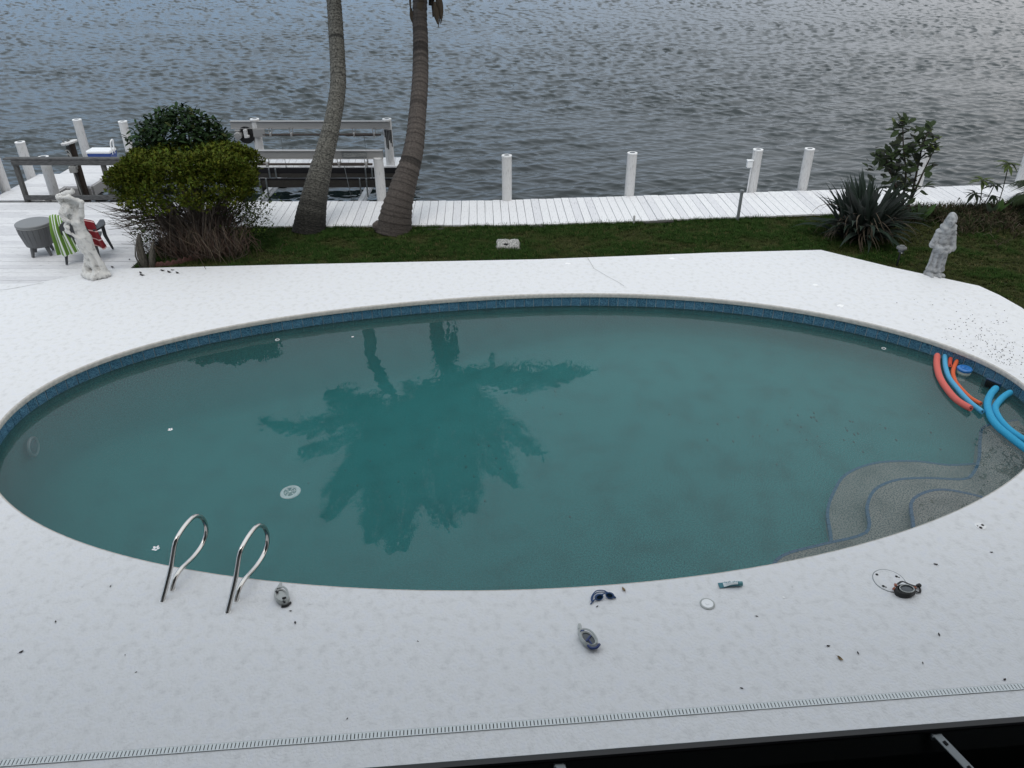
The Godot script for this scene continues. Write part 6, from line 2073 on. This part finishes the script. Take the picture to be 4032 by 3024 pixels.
	bones = [
		[Vector3(-0.055, 0.20, 0.02), Vector3(-0.04, 0.56, 0.02), 0.080, 0.075],
		[Vector3(0.055, 0.20, 0.02), Vector3(0.045, 0.56, 0.02), 0.080, 0.075],
		[Vector3(0.0, 0.20, -0.02), Vector3(0.0, 0.56, -0.01), 0.105, 0.095],
		[Vector3(0.0, 0.55, 0.0), Vector3(0.01, 0.78, -0.01), 0.105, 0.115],
		[Vector3(-0.06, 0.80, -0.01), Vector3(0.08, 0.80, -0.01), 0.085, 0.085],
		[Vector3(-0.09, 0.80, 0.0), Vector3(-0.150, 0.60, 0.03), 0.070, 0.058],   # upper arms
		[Vector3(0.11, 0.80, 0.0), Vector3(0.165, 0.57, 0.03), 0.070, 0.060],
		[Vector3(-0.150, 0.59, 0.03), Vector3(-0.05, 0.57, 0.13), 0.055, 0.040],  # sleeves
		[Vector3(0.165, 0.55, 0.03), Vector3(0.06, 0.525, 0.13), 0.057, 0.042],
		[Vector3(-0.06, 0.57, 0.15), Vector3(0.02, 0.605, 0.165), 0.032, 0.026],  # hands
		[Vector3(0.02, 0.605, 0.165), Vector3(0.055, 0.64, 0.16), 0.014, 0.010],
		[Vector3(0.02, 0.59, 0.17), Vector3(0.065, 0.61, 0.165), 0.014, 0.010],
		[Vector3(0.07, 0.525, 0.15), Vector3(-0.01, 0.535, 0.165), 0.032, 0.024],
		[Vector3(-0.01, 0.535, 0.168), Vector3(-0.055, 0.53, 0.165), 0.013, 0.010],
		[Vector3(-0.01, 0.52, 0.168), Vector3(-0.05, 0.51, 0.165), 0.013, 0.010],
		[Vector3(0.01, 0.84, 0.0), Vector3(0.02, 0.97, 0.03), 0.10, 0.07],         # cowl
		[Vector3(-0.075, 0.92, 0.0), Vector3(-0.045, 0.885, 0.075), 0.036, 0.036],
		[Vector3(-0.045, 0.885, 0.075), Vector3(0.02, 0.87, 0.10), 0.036, 0.034],
		[Vector3(0.02, 0.87, 0.10), Vector3(0.09, 0.885, 0.075), 0.034, 0.036],
		[Vector3(0.09, 0.885, 0.075), Vector3(0.115, 0.92, 0.0), 0.036, 0.036],
		[Vector3(-0.075, 0.92, 0.0), Vector3(0.02, 0.95, -0.07), 0.036, 0.05],
		[Vector3(0.115, 0.92, 0.0), Vector3(0.02, 0.95, -0.07), 0.036, 0.05],
		[Vector3(-0.01, 1.03, 0.105), Vector3(0.07, 1.03, 0.105), 0.014, 0.014],
		[Vector3(-0.11, 0.17, 0.03), Vector3(0.11, 0.17, 0.03), 0.05, 0.05],
		[Vector3(-0.07, 0.16, 0.085), Vector3(0.07, 0.16, 0.085), 0.035, 0.035],
		[Vector3(0.025, 1.02, 0.04), Vector3(0.03, 1.06, 0.03), 0.082, 0.082],    # bowed head
		[Vector3(0.03, 0.985, 0.10), Vector3(0.03, 0.955, 0.10), 0.045, 0.032],   # face and beard
		[Vector3(0.03, 1.01, 0.125), Vector3(0.03, 0.995, 0.135), 0.013, 0.014],
		[Vector3(0.03, 1.09, -0.02), Vector3(0.02, 0.98, -0.05), 0.065, 0.075],
		[Vector3(-0.07, 0.09, 0.09), Vector3(-0.06, 0.075, 0.16), 0.045, 0.034],  # feet
		[Vector3(0.06, 0.09, 0.09), Vector3(0.07, 0.075, 0.16), 0.045, 0.034],
		[Vector3(-0.11, 0.055, 0.04), Vector3(0.02, 0.05, 0.08), 0.065, 0.05],
		[Vector3(0.02, 0.05, 0.05), Vector3(0.13, 0.055, 0.06), 0.065, 0.06],
		[Vector3(-0.08, 0.055, -0.06), Vector3(0.1, 0.055, -0.06), 0.06, 0.06]]
	put("body", skin(slim(bones, 0.006), 0.0105, 95.0, 0.003, func(p: Vector3) -> float:
		var robe: float = smoothstep(0.56, 0.48, p.y) * smoothstep(0.15, 0.2, p.y)
		var cowl: float = smoothstep(0.72, 0.78, p.y) * smoothstep(0.93, 0.88, p.y)
		return robe * 0.011 * cos(p.x * 78.0) * smoothstep(-0.05, 0.03, p.z) + cowl * 0.004 * sin(p.y * 95.0 + p.x * p.x * 90.0) + 0.014 * exp(-p.distance_squared_to(Vector3(0.002, 1.008, 0.118)) / 0.0002) + 0.014 * exp(-p.distance_squared_to(Vector3(0.058, 1.008, 0.118)) / 0.0002)), M["mossy statue"], m)

# ---------------------------------------------------------------- the house the photo is taken from
func house() -> void:
	rng.seed = 111
	var ho := thing("house", "house with a black roof gutter along the bottom edge of the photo", "house", Vector3(0, 0, 0), 0.0838)
	# local x runs along the house, local z away from the pool
	var mb := Mb.new()
	mb.box(Vector3(0, 1.65, -0.3), Vector3(26.0, 3.3, 0.2))
	mb.box(Vector3(0, 5.9, 0.75), Vector3(26.0, 4.6, 0.2))
	mb.box(Vector3(-12.9, 4.1, 4.0), Vector3(0.2, 8.2, 6.3))
	mb.box(Vector3(12.9, 4.1, 4.0), Vector3(0.2, 8.2, 6.3))
	put("wall", mb, M["house wall"], ho)
	var gy := 3.40
	var gz := -1.157
	mb = Mb.new()
	mb.box(Vector3(0, gy + 0.06, -0.16), Vector3(26.4, 0.10, 1.62), Basis(Vector3.RIGHT, -0.05))
	mb.box(Vector3(0, 8.3, 2.2), Vector3(27.0, 0.3, 9.8))  # upper roof, out of view; its long eave is added to shade the near deck
	put("roof", mb, M["house roof"], ho)
	# gutter: back wall, floor, front wall with a rolled lip
	var prof := [Vector2(0.17, 0.0), Vector2(0.165, -0.10), Vector2(0.13, -0.125), Vector2(0.05, -0.125), Vector2(0.035, -0.06), Vector2(0.0, -0.03), Vector2(-0.004, 0.0)]
	mb = Mb.new()
	for k in prof.size() - 1:
		var p: Vector2 = prof[k]
		var q: Vector2 = prof[k + 1]
		mb.quad(Vector3(-13.0, gy + p.y, gz + p.x), Vector3(13.0, gy + p.y, gz + p.x), Vector3(13.0, gy + q.y, gz + q.x), Vector3(-13.0, gy + q.y, gz + q.x), Vector3(0, 1, -0.2))
	var gu := put("gutter", mb, M["gutter inside"], ho)
	mb = Mb.new()
	mb.box(Vector3(0, gy - 0.003, gz + 0.004), Vector3(26.0, 0.014, 0.022), Basis.IDENTITY, 0.004)
	put("front_lip", mb, M["gutter black"], gu)
	mb = Mb.new()
	mb.box(Vector3(0, gy - 0.06, gz + 0.19), Vector3(26.0, 0.2, 0.03))
	put("fascia", mb, M["gutter black"], ho)
	for hx in [-3.7, -2.75, -1.8, -0.82, 0.235, 1.22, 2.2, 3.2, 4.2]:
		mb = Mb.new()
		mb.box(Vector3(hx, gy - 0.010, gz + 0.085), Vector3(0.024, 0.004, 0.16), Basis(Vector3.UP, 0.30), 0.001)
		mb.box(Vector3(hx - 0.02, gy - 0.016, gz + 0.02), Vector3(0.03, 0.014, 0.014), Basis.IDENTITY, 0.002)
		var hg := put("hanger_strap", mb, M["galvanised"], gu)
		for t in [0.045, 0.115]:
			mb = Mb.new()
			mb.box(Vector3(hx + (t - 0.085) * 0.31, gy - 0.0075, gz + t), Vector3(0.008, 0.003, 0.012), Basis(Vector3.UP, 0.3))
			put("hole", mb, M["slot dark"], hg)
	for wx in [-6.0, -3.0, 3.4, 6.2]:
		mb = Mb.new()
		mb.box(Vector3(wx, 4.9, 0.64), Vector3(1.4, 1.6, 0.04))
		var wn := put("window", mb, M["cap white"], ho)
		mb = Mb.new()
		mb.box(Vector3(wx, 4.9, 0.615), Vector3(1.28, 1.48, 0.01))
		put("pane", mb, M["window glass"], wn)

func _ready() -> void:
	# camera: an upstairs window, looking down over the pool to the lake
	var cam := Camera3D.new()
	cam.name = "camera"
	cam.fov = 53.04
	cam.far = 2000.0
	cam.near = 0.05
	add_child(cam)
	cam.position = Vector3(0, 5.2, 0)
	cam.rotation = Vector3(deg_to_rad(-31.2), 0, 0)
	cam.current = true

	# overcast evening sky: cool, a little warmer towards the right
	var img := Image.create(256, 128, false, Image.FORMAT_RGBF)
	var nz := noise(0.9, 4, 7)
	for y in 128:
		var el := (0.5 - (y + 0.5) / 128.0) * PI
		for x in 256:
			var az := -((x + 0.5) / 256.0 - 0.5) * TAU
			var d := Vector3(sin(az) * cos(el), sin(el), -cos(az) * cos(el))
			var warm := smoothstep(-0.3, 0.95, d.x) * (1.0 - 0.6 * smoothstep(0.2, 1.0, d.y))
			var c := Vector3(0.28, 0.40, 0.555).lerp(Vector3(0.69, 0.655, 0.625), warm)
			c = c.lerp(Vector3(1.12, 1.18, 1.23), clampf(d.y, 0.0, 1.0))
			c *= 1.0 + 0.10 * nz.get_noise_3d(d.x * 2.0, d.y * 4.0, d.z * 2.0)
			if el < 0.0: c = Vector3(0.12, 0.14, 0.15)
			img.set_pixel(x, y, Color(c.x, c.y, c.z))
	var sky := Sky.new()
	var pm := PanoramaSkyMaterial.new()
	pm.panorama = ImageTexture.create_from_image(img)
	sky.sky_material = pm
	var env := Environment.new()
	env.background_mode = Environment.BG_SKY
	env.sky = sky
	env.tonemap_mode = Environment.TONE_MAPPER_LINEAR
	env.tonemap_exposure = 1.1
	env.sdfgi_enabled = true
	env.ssao_enabled = true
	env.ssil_enabled = true
	env.volumetric_fog_enabled = true
	env.volumetric_fog_density = 0.0
	var we := WorldEnvironment.new()
	we.name = "sky"
	we.environment = env
	add_child(we)
	var sun := DirectionalLight3D.new()
	sun.name = "sun"
	sun.light_energy = 0.22
	sun.light_color = Color(1.0, 0.97, 0.93)
	sun.light_angular_distance = 30.0
	sun.shadow_enabled = true
	sun.sky_mode = DirectionalLight3D.SKY_MODE_LIGHT_ONLY
	add_child(sun)
	sun.rotation = Vector3(deg_to_rad(-64), deg_to_rad(-18), 0)

	materials()
	setting()
	house()
	docks()
	palms()
	hedge()
	right_plants()
	lawn()
	statues()
	furniture()
	poolside()
